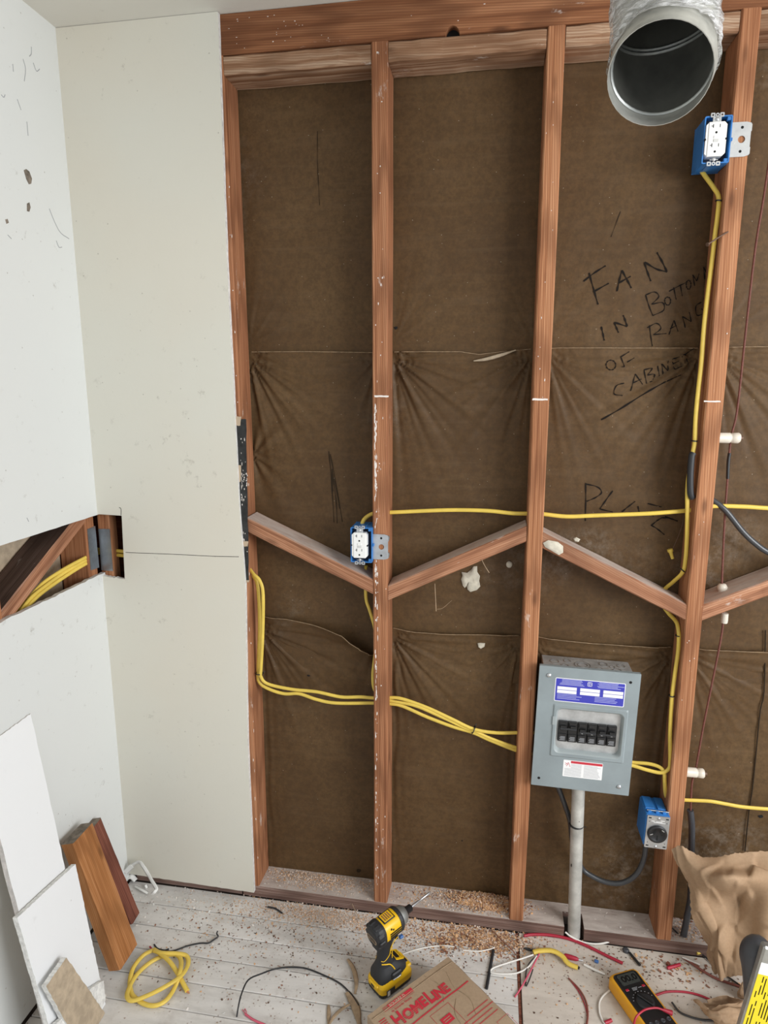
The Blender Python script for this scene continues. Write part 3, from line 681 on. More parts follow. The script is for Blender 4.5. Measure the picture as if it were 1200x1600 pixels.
# ---- device boxes
def receptacle_box(xl, xr_, z0, z1, yf, label, bra):
    """blue plastic box, open at the front, with bracket and a white 20 amp receptacle with test buttons"""
    t = thing('outlet_box', ((xl+xr_)/2, .03, z0), label, 'electrical outlet', 'blue outlet boxes with white receptacles')
    w, h = xr_-xl, z1-z0; cx_, cz = (xl+xr_)/2, (z0+z1)/2; M = Matrix(((1,0,0,cx_), (0,0,-1,yf), (0,1,0,cz), (0,0,0,1)))
    mb = MB(); th = .0025; D = .074
    mb.prism(rrect(-w/2,-h/2,w/2,h/2,.003,2), [rrect(-w/2+th,-h/2+th,w/2-th,h/2-th,.002,2)], D, M @ Matrix.Translation((0,0,-D)), 0)
    mb.fbox(M, (-w/2,-h/2,-D-.002), (w/2,h/2,-D), 0)
    mb.fbox(M, (w/2-.011,h/2-.010,-.010), (w/2-.002,h/2-.002,-.001), 0, .001); mb.fbox(M, (w/2-.011,-h/2+.002,-.010), (w/2-.002,-h/2+.010,-.001), 0, .001)
    mb.fbox(M, (w/2,-.0035,-.03), (w/2+.004,.0035,-.002), 0, .001)
    for s_ in (-1,1): mb.fbox(M, (-.014,s_*h/2-.001,-.05), (.004,s_*h/2+.001,-.006), 0)
    mb.fbox(M, (-.008,h/2,-.06), (-.002,h/2+.0015,-.004), 0); mb.fbox(M, (.006,h/2,-.06), (.012,h/2+.0015,-.004), 0)
    mb.build('box', 'blue', t)
    mb = MB(); mb.fbox(M, (-w/2+th+.0004,-h/2+th+.0004,-D+.001), (w/2-th-.0004,h/2-th-.0004,-.020)); mb.build('box_interior', 'inside', t)
    rw, rh = .0430, .0700; rx = -.004
    ch = .006
    mb = MB(); oc = [(rx-rw/2,-rh/2+ch),(rx-rw/2+ch,-rh/2),(rx+rw/2-ch,-rh/2),(rx+rw/2,-rh/2+ch),(rx+rw/2,rh/2-ch),(rx+rw/2-ch,rh/2),(rx-rw/2+ch,rh/2),(rx-rw/2,rh/2-ch)]
    mb.prism(oc, [], .02, M @ Matrix.Translation((0,0,-.016)), 0)
    mb.fbox(M, (rx-.0165,-rh/2+.001,.004), (rx+.0165,rh/2-.001,.0056), 0, .0006)
    rc = mb.build('receptacle', 'white', t)
    def slot(*bx):
        m_ = MB()
        for lo_, hi_ in bx: m_.fbox(M, lo_, hi_)
        m_.build('slot', 'blackhole', rc)
    for zc in (.0195, -.0195):
        slot(((rx-.0085,zc+.003,.0052),(rx-.0070,zc+.0105,.0060)), ((rx-.0115,zc+.006,.0052),(rx-.0070,zc+.0073,.0060)))
        slot(((rx+.0055,zc+.0035,.0052),(rx+.0068,zc+.010,.0060)))
        m_ = MB(); m_.lathe([(.0024,.0052),(.0024,.0060)], M @ Matrix.Translation((rx-.0005,zc-.0065,0)), 10, 0, False); m_.build('slot', 'blackhole', rc)
    for s_ in (-1,1): slot(((rx+s_*rw/2-.002,-.0022,-.004),(rx+s_*rw/2+.0012,.0018,.0045)))
    for zc in (.0035, -.0035):
        mb = MB(); mb.fbox(M, (rx-.0055,zc-.003,.005), (rx+.0055,zc+.003,.0068), 0, .0006); mb.build('test_button', 'white_line' if zc < 0 else 'white', rc)
    for s_ in (1,-1):
        mb = MB(); zc = s_*(h/2+.001)
        for dx in (-.0095, .0095):
            mb.prism(rrect(rx+dx-.0045,zc-.0045,rx+dx+.0045,zc+.0045,.0015,2), [circ(rx+dx,zc,.002,8)], .0014, M @ Matrix.Translation((0,0,.0008)))
        mb.prism(circ(rx,zc,.0042,10), [circ(rx,zc,.0018,8)], .0014, M @ Matrix.Translation((0,0,.0008)))
        mb.fbox(M, (rx-.009,zc-s_*.011-.004,.0006), (rx+.009,zc-s_*.006+.003,.002), 0, .0006)
        mb.build('mounting_tab', 'steel', t)
        mb = MB(); mb.lathe([(.0042,.002),(.0040,.0034),(.0018,.0042)], M @ Matrix.Translation((rx,zc-s_*.0085,0)), 12); mb.fbox(M, (rx-.003,zc-s_*.0085-.0005,.004), (rx+.003,zc-s_*.0085+.0005,.0046)); mb.build('screw', 'steel', t)
    bx0, bx1, bz0, bz1 = bra
    Mb = Matrix(((1,0,0,0), (0,0,-1,-.0008), (0,1,0,0), (0,0,0,1))); bc = (bx0+bx1)/2+.001; bz = (bz0+bz1)/2; bh = bz1-bz0
    mb = MB(); oc = [(bx0-.006,bz0),(bx1-.010,bz0),(bx1,bz0+.003),(bx1,bz1-.003),(bx1-.010,bz1),(bx0-.006,bz1)]
    mb.prism(oc, [circ(bc,bz,.0075,16), circ(bc-.0005,bz+bh*.345,.0032,10), circ(bc-.0005,bz-bh*.345,.0032,10)], .0016, Mb)
    for s_ in (-1,1): mb.box((bx1+.0008, .004, bz+s_*bh*.33), (.0014, .012, bh*.2)); mb.lathe([(.0042,-.001),(.0042,.001)], frame((bx1+.001,.010,bz+s_*bh*.33),(0,1,0),(0,0,1)), 10, 0, False)
    br = mb.build('bracket', 'steel', t)
    for s_ in (-1,1):
        mb = MB(); mb.lathe([(.0031,.0002),(.0031,.0008)], Mb @ Matrix.Translation((bc-.0005,bz+s_*bh*.345,0)), 10, 0, False); mb.build('screw_hole', 'blackhole', br)
    return t
receptacle_box(-.0585, .001, 1.107, 1.204, -.013, 'blue box with white outlet halfway up the stud, above the left diagonal block', (.004, .0425, 1.115, 1.185))
receptacle_box(.753, .8105, 2.064, 2.161, -.013, 'blue box with white outlet high on the right stud, beside the duct', (.815, .8535, 2.078, 2.149))
# range outlet: deep blue box with a grey plate and a black round socket
t = thing('outlet_box', (.784, .03, .335), 'blue box with black round three-slot socket low beside the grey panel', 'electrical outlet')
yf = -.022; rc_ = PW(1026.5, 1300, yf); w, h = .058, .097
M = Matrix(((1,0,0,rc_.x), (0,0,-1,yf), (0,1,0,rc_.z), (0,0,0,1))) @ Matrix.Rotation(radians(-1.5), 4, 'Z')
mb = MB(); mb.fbox(M, (-w/2-.002,-h/2+.002,-.085), (w/2+.002,h/2-.002,-.003), 0, .002)
mb.fbox(M, (-w/2+.001,h/2-.003,-.082), (-.004,h/2+.0015,-.03), 0, .001); mb.fbox(M, (.004,h/2-.003,-.082), (w/2-.003,h/2+.0015,-.03), 0, .001)
for x_ in (-.02, .0, .018): mb.fbox(M, (x_-.005,h/2-.003,-.022), (x_+.004,h/2+.004,-.012), 0, .001)
mb.build('box', 'blue', t)
mb = MB(); mb.tube([M @ Vector((-.027,h/2+.003,-.017)), M @ Vector((.03,h/2+.003,-.017))], .0016, n=6, k=1); mb.build('fixing_nail', 'steel', t)
mb = MB(); mb.prism(rrect(-w/2,-h/2,w/2,h/2,.002,2), [], .002, M, 0); pl_ = mb.build('face_plate', 'steel', t)
for x_ in (-1,1):
    for y_ in (-1,1): mb = MB(); mb.fbox(M, (x_*.022-.0035,y_*.042-.0016,.002), (x_*.022+.0035,y_*.042+.0016,.0024)); mb.build('slot', 'blackhole', pl_)
for x_, y_ in ((-.023,.031),(.022,.030),(-.022,-.032),(.022,-.032)): mb = MB(); mb.fbox(M, (x_-.001,y_-.001,.002), (x_+.001,y_+.001,.0024)); mb.build('small_hole', 'blackhole', pl_)
for y_ in (.042,-.043):
    mb = MB(); mb.lathe([(.004,.002),(.0036,.0036),(.001,.0042)], M @ Matrix.Translation((0,y_,0)), 12); mb.build('screw', 'steel', pl_)
mb = MB(); mb.fbox(M, (-.018,.032,.002), (-.010,.0335,.0023)); mb.fbox(M, (-.006,.031,.002), (.010,.0325,.0023)); mb.fbox(M, (.006,.035,.002), (.016,.0365,.0023)); mb.fbox(M, (-.012,.0285,.002), (.018,.0297,.0023)); mb.build('embossed_print', 'white', pl_)
mb = MB(); Ms = M @ Matrix.Translation((0,-.004,0)); mb.lathe([(.0255,.002),(.0255,.006),(.0235,.008),(.019,.008),(.018,.0068),(.0,.0068)], Ms, 28); so = mb.build('socket', 'black', t)
for a, x_, y_ in ((28,-.0085,.005),(-28,.0085,.005),(0,0,-.009)):
    Q = Ms @ Matrix.Translation((x_,y_,0)) @ Matrix.Rotation(radians(-a), 4, 'Z'); mb = MB(); mb.fbox(Q, (-.0022,-.007,.0066), (.0022,.007,.0073)); mb.build('slot', 'blackhole', so)
mb = MB(); Q = Ms @ Matrix.Translation((-.0155,.0,0)) @ Matrix.Rotation(.5, 4, 'Z'); mb.fbox(Q, (-.004,-.0012,.0075), (.004,.0012,.0083)); mb.build('terminal_glint', 'steel', so); mb = MB(); Q = Ms @ Matrix.Translation((.013,.014,0)) @ Matrix.Rotation(-.6, 4, 'Z'); mb.fbox(Q, (-.004,-.0012,.0075), (.004,.0012,.0083)); mb.build('terminal_glint', 'steel', so)

# ---- breaker panel
yc = -.020
TL, TR_, BR_, BL_ = PW(840,1038,yc), PW(998.7,1053.5,yc), PW(985,1242.5,yc), PW(833,1226,yc)
ex = ((TR_-TL)+(BR_-BL_)).normalized(); ez = ((TL-BL_)+(TR_-BR_)).normalized(); PWd = ((TR_-TL).length+(BR_-BL_).length)/2; PHt = ((TL-BL_).length+(TR_-BR_).length)/2
pc = (TL+TR_+BR_+BL_)/4
Mp = frame(pc, ex, ez)
panel = thing('breaker_panel', (pc.x, .03, pc.z-PHt/2), 'grey metal breaker panel with blue label and six black breakers', 'breaker panel')
U = lambda u: (u-.5)*PWd
V_ = lambda v: (.5-v)*PHt
ox0, ox1, oy1, oy0 = U(.215), U(.865), V_(.335), V_(.69)
mb = MB(); mb.prism(rrect(-PWd/2,-PHt/2,PWd/2,PHt/2,.0015,2), [rrect(ox0,oy0,ox1,oy1,.014,5)], .0022, Mp, 0)
# rim folded back around the cover
for lo_, hi_ in (((-PWd/2,-PHt/2,-.009),(-PWd/2+.002,PHt/2,0)),((PWd/2-.002,-PHt/2,-.009),(PWd/2,PHt/2,0)),((-PWd/2,PHt/2-.002,-.009),(PWd/2,PHt/2,0)),((-PWd/2,-PHt/2,-.009),(PWd/2,-PHt/2+.002,0))): mb.fbox(Mp, lo_, hi_)
cov = mb.build('cover', 'panel', panel)
# raised frame round the opening
fx0, fx1, fy1, fy0 = U(.165), U(.915), V_(.295), V_(.735)
def ring_frame(o_r, i_r, zlo, zhi):
    n = len(o_r); mb = MB(); A = [Mp @ Vector((x,y,zlo)) for x,y in o_r]; d = .0035
    def inset(L, e): cx_ = sum(p[0] for p in L)/len(L); cy_ = sum(p[1] for p in L)/len(L); return [(x-e*(1 if x > cx_ else -1), y-e*(1 if y > cy_ else -1)) for x,y in L]
    B = [Mp @ Vector((x,y,zhi)) for x,y in inset(o_r, d)]; C_ = [Mp @ Vector((x,y,zhi)) for x,y in inset(i_r, -d)]; D_ = [Mp @ Vector((x,y,zlo)) for x,y in i_r]; E_ = [Mp @ Vector((x,y,-.020)) for x,y in inset(i_r, .004)]
    mb.rings([A,B,C_], 0, False, False); mb.rings([C_,D_,E_], 1, True, False); return mb
ring_frame(rrect(fx0,fy0,fx1,fy1,.004,5), rrect(ox0,oy0,ox1,oy1,.014,5), .0022, .0052).build('raised_frame', ['panel','panel_light'], cov)
mb = MB(); mb.fbox(Mp, (fx0+.0005,V_(.47),.004), (ox0-.003,V_(.40),.0058), 0, .001); mb.build('latch_catch', 'panel_light', cov)
mb = MB(); mb.fbox(Mp, (ox0-.002,oy0-.002,-.024), (ox1+.002,oy1+.002,-.019)); mb.build('dead_front', 'panel_light', panel)
# enclosure behind, with round knockouts on its top
mb = MB(); eh = PHt/2-.010; mb.fbox(Mp, (-PWd/2+.012,-eh,-.094), (PWd/2-.014,eh,-.0095), 0, .001); mb.build('enclosure', 'enclosure', panel)
mb = MB()
for x_, z_, r in [(-.095,-.022,.010),(-.06,-.03,.011),(-.085,-.055,.013),(-.05,-.065,.010),(-.012,-.045,.022),(-.012,-.045,.014),(.03,-.026,.011),(.045,-.062,.012),(.075,-.03,.012),(.09,-.06,.011),(-.03,-.02,.009),(.065,-.05,.008)]:
    mb.rings([[Mp @ Vector((x_+rr_*cos(2*pi*j/18), eh+.0003+hh, z_+rr_*sin(2*pi*j/18))) for j in range(18)] for rr_, hh in ((r,0),(r-.001,.0012),(r-.002,0))], 0, True, False)
mb.build('knockouts', 'steel', panel)
# six breakers
bx0, bx1 = U(.235), U(.825); bw = (bx1-bx0)/6; by1, by0 = V_(.445), V_(.612)
for i in range(6):
    x_ = bx0+i*bw; dz = 0; mb = MB()
    mb.fbox(Mp, (x_+.0004,by0+dz,-.019), (x_+bw-.0004,by1+dz,-.002), 0, .0012); mb.fbox(Mp, (x_+.002,by0+.004,-.003), (x_+bw-.002,by0+.024,.0005), 0, .0008)
    b_ = mb.build('breaker', 'black', panel)
    mb = MB(); hy = (by0+by1)/2+.010; on = .004 if i < 2 else -.002
    mb.fbox(Mp, (x_+.005,hy-.006+on,-.003), (x_+bw-.005,hy+.006+on,.007), 0, .0012); mb.fbox(Mp, (x_+.003,hy+.008,-.003), (x_+bw-.003,by1-.002,.0008), 0, .0008); mb.build('toggle', 'black', b_)
    mb = MB()
    for k in range(4): mb.fbox(Mp, (x_+.005+(.002 if k%2 else 0),by0+.006+k*.0032,.0005), (x_+bw-.006,by0+.0072+k*.0032,.0008))
    mb.build('marking', 'print_grey', b_)
    if i >= 2:
        mb = MB(); mb.fbox(Mp, (x_+.009,hy-.006,.0072), (x_+.013,hy-.003,.0076)); mb.build('white_mark', 'label_white', b_)
    mb = MB(); mb.fbox(Mp, (x_+bw/2-.0006,by0-.010,-.0188), (x_+bw/2+.0006,by0-.004,-.0184)); mb.build('tick', 'label_white', b_)
for i in (0, 2, 4):
    mb = MB(); x_ = bx0+i*bw; hy = (by0+by1)/2+.010+(.004 if i < 2 else -.002); mb.fbox(Mp, (x_+.004,hy-.003,.0068), (x_+2*bw-.004,hy+.002,.0088), 0, .0006); mb.build('handle_tie', 'rubber', panel)
# blue label
lx0, lx1, ly1, ly0 = U(.168), U(.862), V_(.085), V_(.275)
mb = MB(); mb.prism(rrect(lx0,ly0,lx1,ly1,.003,3), [], .0003, Mp @ Matrix.Translation((0,0,.0022))); lb = mb.build('circuit_label', 'label_white', panel)
mb = MB(); mb.prism(rrect(lx0+.0018,ly0+.0018,lx1-.0018,ly1-.0018,.002,3), [], .0002, Mp @ Matrix.Translation((0,0,.0025))); mb.build('blue_field', 'label_blue', lb)
mb = MB(); lw = lx1-lx0; lh = ly1-ly0; Z0, Z1 = .0027, .0029
for k in range(3):
    a = lx0+lw*(.035+.33*k)
    for r_ in range(2): mb.fbox(Mp, (a,ly0+lh*(.36+.15*r_),Z0), (a+lw*.28,ly0+lh*(.36+.15*r_+.13),Z1))
sx_ = lx0+lw*.495
for (a,b,c,d) in ((-.0058,-.0058,.0058,-.0046),(-.0058,.0046,.0058,.0058),(-.0058,-.0058,-.0046,.0058),(.0046,-.0058,.0058,.0058)): mb.fbox(Mp, (sx_+a,ly1-.011+b,Z0), (sx_+c,ly1-.011+d,Z1))
mb.build('circuit_fields', 'label_white', lb)
text('D', .0085, Mp @ Matrix.Translation((sx_,ly1-.011,.0029)), 'label_white', lb, 'emblem')
mb = MB()
for k in range(9):
    for s_ in range(2):
        a = lx0+lw*(.04 if s_ == 0 else .58); ln = lw*random.uniform(.26,.36); 
        y_ = ly1-lh*(.055+.052*k) if k < 5 else ly0+lh*(.32-.062*(k-5))
        if k < 5: a += lw*random.uniform(.02,.06)
        mb.fbox(Mp, (a,y_-.0009,Z0), (a+ln,y_+.0005,Z1))
tag(mb.build('fine_print', 'label_mid', lb), kind='stuff')
# warning label
wx0, wx1, wy1, wy0 = U(.315), U(.715), V_(.755), V_(.895)
mb = MB(); mb.prism(rrect(wx0,wy0,wx1,wy1,.0015,2), [], .0003, Mp @ Matrix.Translation((0,0,.0022))); wl = mb.build('warning_label', 'label_white', panel)
mb = MB(); ww = wx1-wx0; wh = wy1-wy0; mb.fbox(Mp, (wx0+ww*.19,wy1-wh*.17,.0025), (wx1-ww*.01,wy1-wh*.03,.0027))
for a, b in (((.05,.30),(.13,.14)),((.13,.14),(.18,.40)),((.04,.16),(.12,.28)),((.08,.38),(.13,.20))):
    mb.tube([Mp @ Vector((wx0+ww*a[0],wy1-wh*a[1],.0026)), Mp @ Vector((wx0+ww*b[0],wy1-wh*b[1],.0026))], .0005, n=4, k=1)
mb.build('red_heading', 'red_print', wl)
mb = MB()
for k in range(11):
    for s_ in range(2):
        a = wx0+ww*((.20 if k < 4 else .04) if s_ == 0 else .53); e = wx0+ww*(.47 if s_ == 0 else random.uniform(.85,.97)); y_ = wy1-wh*(.24+.068*k)
        mb.fbox(Mp, (a,y_-.0005,.0025), (e,y_+.0005,.0027))
tag(mb.build('fine_print', 'print_grey', wl), kind='stuff')
for u, v in ((.10,.072),(.895,.93)):
    mb = MB(); Q = Mp @ Matrix.Translation((U(u),V_(v),.0022)); mb.lathe([(.006,0),(.006,.0015),(.0045,.0035),(0,.0042)], Q, 14); mb.fbox(Q, (-.004,-.0006,.0035), (.004,.0006,.0046)); mb.build('screw', 'steel', cov)
for u, v in ((.905,.072),(.075,.935)):
    mb = MB(); mb.lathe([(.0038,.0022),(.0038,.0026)], Mp @ Matrix.Translation((U(u),V_(v),0)), 12, 0, False); mb.build('screw_hole', 'blackhole', cov)

# ---- conduit under the panel
ct = thing('conduit', (cx, .012, 0), 'pale grey vertical conduit running from the panel down to the floor', 'conduit')
mb = MB(); p0, p1 = PW(896.5,1462,.010), PW(903.5,1228,.020); p0.z = max(p0.z, .002)
mb.tube([p0, p0.lerp(p1,.33), p0.lerp(p1,.66), p1+Vector((0,0,.03))], .0178, n=20, k=4); mb.build('pipe', 'conduit', ct)
mb = MB(); q = PW(900.5,1289,.016); mb.lathe([(.0182,-.002),(.0195,-.001),(.0195,.001),(.0182,.002)], Matrix.Translation(q), 20); mb.tube([q+Vector((.018,-.006,0)), q+Vector((.026,-.008,.003))], .0012, n=5, k=1); mb.build('cable_tie', 'black', ct)
for (x_,y_,d_2,w_,h_) in ((893,1352,-.0065,.004,.014),(905,1284,-.004,.003,.004)): mb = MB(); flake(mb, PW(x_,y_,d_2), w_, h_, t=.0004); mb.build('paint_chip', 'pencil', ct)

# ---- cables. points: (x, y, depth behind the stud faces)
CB = lambda L: [PW(x, y, d) for x, y, d in L]
def cable(name, L, ra, rb, mat, label, cat='cable', group=None, nrm=(0,-1,0), k=6, extra=None):
    mb = MB(); mb.tube(L, ra, rb, 10, nrm, 0, True, k); o = solo(mb, name, mat, label, cat, group, org=L[0]); return o
YG = 'yellow cables run through the studs'
cable('power_cable', CB([(565,826,.035),(567,815,.035),(574,807,.040),(585,802,.044),(600,801,.044),(625,800,.044),(700,797,.046),(760,798,.046),(800,802,.044),(822,802.5,.044),(846,803,.044),(885,807,.044),(930,805.5,.044),(1000,803,.044),(1035,801,.042),(1080,797,.042),(1112,791,.042),(1160,791.5,.042),(1200,794,.042),(1290,799,.042),(1380,802,.042)]), .0055, .0038, 'yellow_cable', 'yellow cable running level across all bays above the diagonal blocks', group=YG)
c5 = lambda X, Y, d: (360+X/2.609, 880+Y/2.609, d)
cable('power_cable', CB([c5(80,25,.03),c5(95,45,.022),c5(120,72,.018),c5(133,130,.016),c5(131,300,.016),c5(124,430,.018),c5(124,462,.02),c5(152,492,.026),c5(250,514,.034),c5(350,524,.038),c5(450,545,.040),c5(530,545,.042),c5(583,549,.042),c5(648,548,.042),c5(700,553,.042),c5(800,588,.040),c5(900,634,.036),c5(990,676,.036),c5(1080,691,.042),c5(1168,691,.042),c5(1240,691,.042)]), .0053, .0034, 'yellow_cable', 'upper yellow cable of the bundle sagging to the left side of the panel', group=YG)
cable('power_cable', CB([c5(78,30,.045),c5(95,55,.038),c5(112,100,.032),c5(119,250,.03),c5(113,430,.03),c5(118,485,.03),c5(160,514,.032),c5(220,532,.036),c5(280,532,.038),c5(350,555,.038),c5(430,570,.042),c5(583,570,.044),c5(648,573,.044),c5(700,582,.044),c5(800,626,.044),c5(900,664,.042),c5(990,691,.042),c5(1060,722,.044),c5(1168,764,.044),c5(1230,778,.044)]), .0053, .0034, 'yellow_cable', 'lower yellow cable of the bundle left of the panel, running inside the first stud', group=YG)
cable('power_cable', CB([(572,884,.05),(571,900,.06),(572,935,.07),(577,952,.066),(582,968,.062),(586,985,.06),(587,1010,.06),(584,1040,.055),(582.5,1055,.05),(584,1074,.046),(592,1088,.044),c5(648,560,.043),c5(750,580,.040),c5(850,622,.038),c5(950,668,.038),c5(1000,686,.04),c5(1060,714,.042),c5(1168,752,.043),c5(1230,762,.043)]), .0048, .003, 'yellow_cable', 'thin yellow cable dropping from the middle outlet box behind the left block', group=YG)
c8 = lambda X, Y, d: (800+X/3, 1000+Y/3, d); ca_ = lambda X, Y, d: (800+X/3, 640+Y/3, d); ch_ = lambda X, Y, d: (820+X/3.158, 350+Y/3.158, d); ct_ = lambda X, Y, d: (800+X/3, Y/3, d)
cable('power_cable', CB([c8(540,586,.03),c8(570,590,.03),c8(640,611,.025),c8(700,622,.02),c8(735,603,.018),c8(742,560,.018),c8(741,440,.018),c8(746,330,.018),c8(752,250,.018),c8(765,150,.020),ca_(778,1140,.022),ca_(782,1080,.024),ca_(781,1040,.03),ca_(770,995,.045),ca_(735,955,.07),ca_(710,915,.075),ca_(712,850,.075),ca_(755,808,.06),ca_(800,762,.035),ca_(814,700,.025),ca_(820,600,.022),ca_(822,480,.02),ca_(824,350,.02),ca_(845,215,.018),ca_(857,150,.018),ch_(843,960,.018),ch_(856,820,.018),ch_(872,680,.018),ch_(885,500,.018),ch_(905,330,.018),ch_(930,130,.018),ct_(952,1100,.018),ct_(965,1000,.018),ct_(969,925,.02),ct_(945,880,.03),ct_(905,825,.045),ct_(882,790,.05),ct_(878,770,.05)]), .0053, .0036, 'yellow_cable', 'long yellow cable climbing the right stud from the panel to the high outlet', group=YG)
cable('power_cable', CB([c8(540,570,.04),c8(575,575,.04),c8(640,580,.035),c8(690,595,.028),c8(712,620,.022),c8(716,665,.022),c8(721,725,.03),c8(740,745,.04),c8(815,750,.042),c8(860,752,.042),c8(930,756,.042),c8(1000,768,.042),c8(1080,782,.042),c8(1200,792,.042),c8(1400,800,.042),c8(1600,806,.042)]), .0053, .0036, 'yellow_cable', 'yellow cable passing low through the right stud out to the right edge', group=YG)
cable('power_cable', CB([c8(210,680,.05),c8(222,705,.05),c8(250,780,.045),c8(272,850,.05),c8(285,950,.055),c8(325,1064,.055),c8(380,1109,.05),c8(450,1137,.045),c8(520,1137,.04),c8(580,1100,.035),c8(615,1035,.035),c8(626,975,.035),c8(628,945,.035)]), .0072, .0072, 'grey_wire', 'thick black cable looping from under the panel to the round socket')
cable('power_cable', CB([(1105,778,.05),(1117,784,.045),(1135,799,.04),(1160,830,.04),(1180,849,.04),(1202,864,.04),(1260,892,.045),(1370,925,.05)]), .0072, .0072, 'grey_wire', 'grey black cable slanting down from the right stud to the right edge')
cable('cable_sleeve', CB([(1083,708,.012),(1080.5,715,.010),(1078.5,745,.010),(1079,770,.012),(1082,778,.016)]), .008, .008, 'rubber', 'black rubber sleeve beside the yellow cable on the right stud', 'sleeve', k=4)
# left slot cables
def lcable(pts, label):
    mb = MB(); mb.tube([PL(x/6, 780+y/6, xs+d) for x, y, d in pts], .0052, .0034, 10, (1,0,.2), k=5); solo(mb, 'power_cable', 'yellow_cable', label, 'cable', 'yellow cables inside the left wall slot')
lcable([(95,1150,-.03),(190,1030,-.03),(270,930,-.03),(400,790,-.035),(560,680,-.028),(700,600,-.016),(835,530,-.006),(885,505,-.006)], 'topmost of three yellow cables rising through the slot in the left wall')
lcable([(110,1160,-.022),(200,1040,-.022),(300,915,-.022),(430,810,-.028),(600,690,-.024),(740,610,-.014),(838,557,-.006),(885,530,-.006)], 'middle of three yellow cables rising through the slot in the left wall')
lcable([(140,1160,-.016),(240,1035,-.016),(360,905,-.02),(500,800,-.026),(640,705,-.02),(760,630,-.012),(840,585,-.006),(885,557,-.006)], 'lowest of three yellow cables rising through the slot in the left wall')
for (ya, yb, lab) in ((474, 484, 'upper yellow cable stub emerging in the corner cut-out of the back wall'), (505, 524, 'lower yellow cable stub emerging in the corner cut-out of the back wall')):
    mb = MB(); mb.tube([PW(x/6, 780+y/6, .03) for x, y in [(905,ya-4),(960,ya),(1050,yb-4),(1110,yb),(1180,yb+8),(1260,yb+12)]], .0055, .004, 10, (0,-1,0), k=4); solo(mb, 'power_cable', 'yellow_cable', lab, 'cable', 'yellow cable stubs in the corner cut-out')
# old knob and tube wiring in the right bay
wire = [(1232,20,.05),(1218,130,.05),(1204,235,.05),(1193,310,.05),(1180,390,.05),(1165,520,.05),(1152,640,.05),(1143,680,.048),(1139,715,.045),(1137,745,.045),(1133,800,.045),(1130,860,.045),(1128,918,.045),(1130,965,.045),(1126,1000,.045),(1110,1080,.045),(1098,1140,.045),(1087,1202,.045),(1081,1225,.045),(1079,1268,.045)]
ow = cable('old_wire', CB(wire), .0026, .0026, 'old_wire', 'thin reddish brown old cloth wire running down the right bay', 'wire', k=4)
mb = MB(); mb.tube(CB([(1140,708,.045),(1138,722,.045),(1137,748,.045)]), .0042, n=8, k=3); mb.build('taped_splice', 'black', ow)
cable('loom_tube', CB([(1078.5,1266,.045),(1081,1290,.045),(1080.5,1330,.045),(1079,1400,.04),(1073,1435,.03),(1068,1462,.02)]), .0088, .0088, 'grey_rubber', 'black loom tube going down behind the crumpled brown paper', 'tube', k=4)
def tube_insulator(x0_, x1_, y_, d, label):
    a, b = PW(x0_, y_, d), PW(x1_, y_-1, d); L = (b-a).length; M_ = frame(a, (0,0,1), (0,1,0)); M_ = Matrix(((0,0,1,a.x),(1,0,0,a.y),(0,1,0,a.z),(0,0,0,1)))
    t = thing('porcelain_tube', (a.x, a.y, a.z), label, 'insulator', 'porcelain tubes on the right stud')
    mb = MB(); mb.lathe([(.0128,-.01),(.0128,L*.56),(.0105,L*.6),(.0128,L*.64),(.0132,L*.93),(.0105,L)], M_, 18); mb.build('tube', 'porcelain', t)
    mb = MB(); mb.lathe([(.0055,L),(.0055,L+.006),(.003,L+.008)], M_, 10); mb.build('bolt', 'rust', t)
tube_insulator(1120, 1156, 684, .035, 'white porcelain tube sticking out of the right stud at mid height')
tube_insulator(1073, 1100, 1206, .035, 'white porcelain tube sticking out of the right stud near the floor')
t = thing('wire_bushing', PW(1128,925,.045), 'white porcelain bushing set through the right diagonal block', 'insulator')
q = PW(1128,923,.045); mb = MB(); mb.lathe([(.007,-.012),(.009,-.004),(.0085,0),(.0118,.004),(.0125,.011),(.0085,.018),(.004,.019)], Matrix.Translation(q), 16); mb.build('head', 'porcelain', t)
q = PW(1131.5,972,.04); mb = MB(); mb.lathe([(.0078,-.002),(.0086,.004),(.0082,.024)], Matrix.Translation(q), 14); mb.build('tail', 'porcelain', t)
# staples / ties on cables
def tie(x, y, d, r, dirv, lab, mat='black'):
    mb = MB(); q = PW(x, y, d); M_ = frame(q, Vector(dirv).orthogonal(), Vector(dirv).cross(Vector(dirv).orthogonal())); n = 16
    mb.rings([[M_ @ Vector((rr_*cos(2*pi*j/n), rr_*.8*sin(2*pi*j/n), h_)) for j in range(n)] for rr_, h_ in ((r,-.0016),(r+.0014,-.0012),(r+.0014,.0012),(r,.0016))], 0, True, False)
    mb.tube([M_ @ Vector((r,0,0)), M_ @ Vector((r+.008,.001,.002))], .001, n=5, k=1)
    solo(mb, 'cable_tie', mat, lab, 'cable tie', 'black ties holding the yellow cables')
tie(740, 1140, .037, .0115, (.9,0,-.42), 'black tie round the cable bundle left of the panel')
tie(405.5, 1052, .024, .011, (.1,0,1), 'black tie at the bend of the cables on the left stud')
tie(1085, 689, .018, .0078, (.1,0,1), 'black tie on the yellow cable above the rubber sleeve')
tie(1066.5, 891, .035, .0078, (.6,0,.7), 'black tie where the yellow cable bends above the right block')
tie(1060, 993, .03, .0078, (.1,0,1), 'black tie on the yellow cable just under the right block')
tie(1049.5, 1087, .018, .0078, (.1,0,1), 'black tie on the yellow cable level with the blue label')
tie(1123, 314, .018, .0075, (.1,0,1), 'black tie on the yellow cable just below the high outlet box')
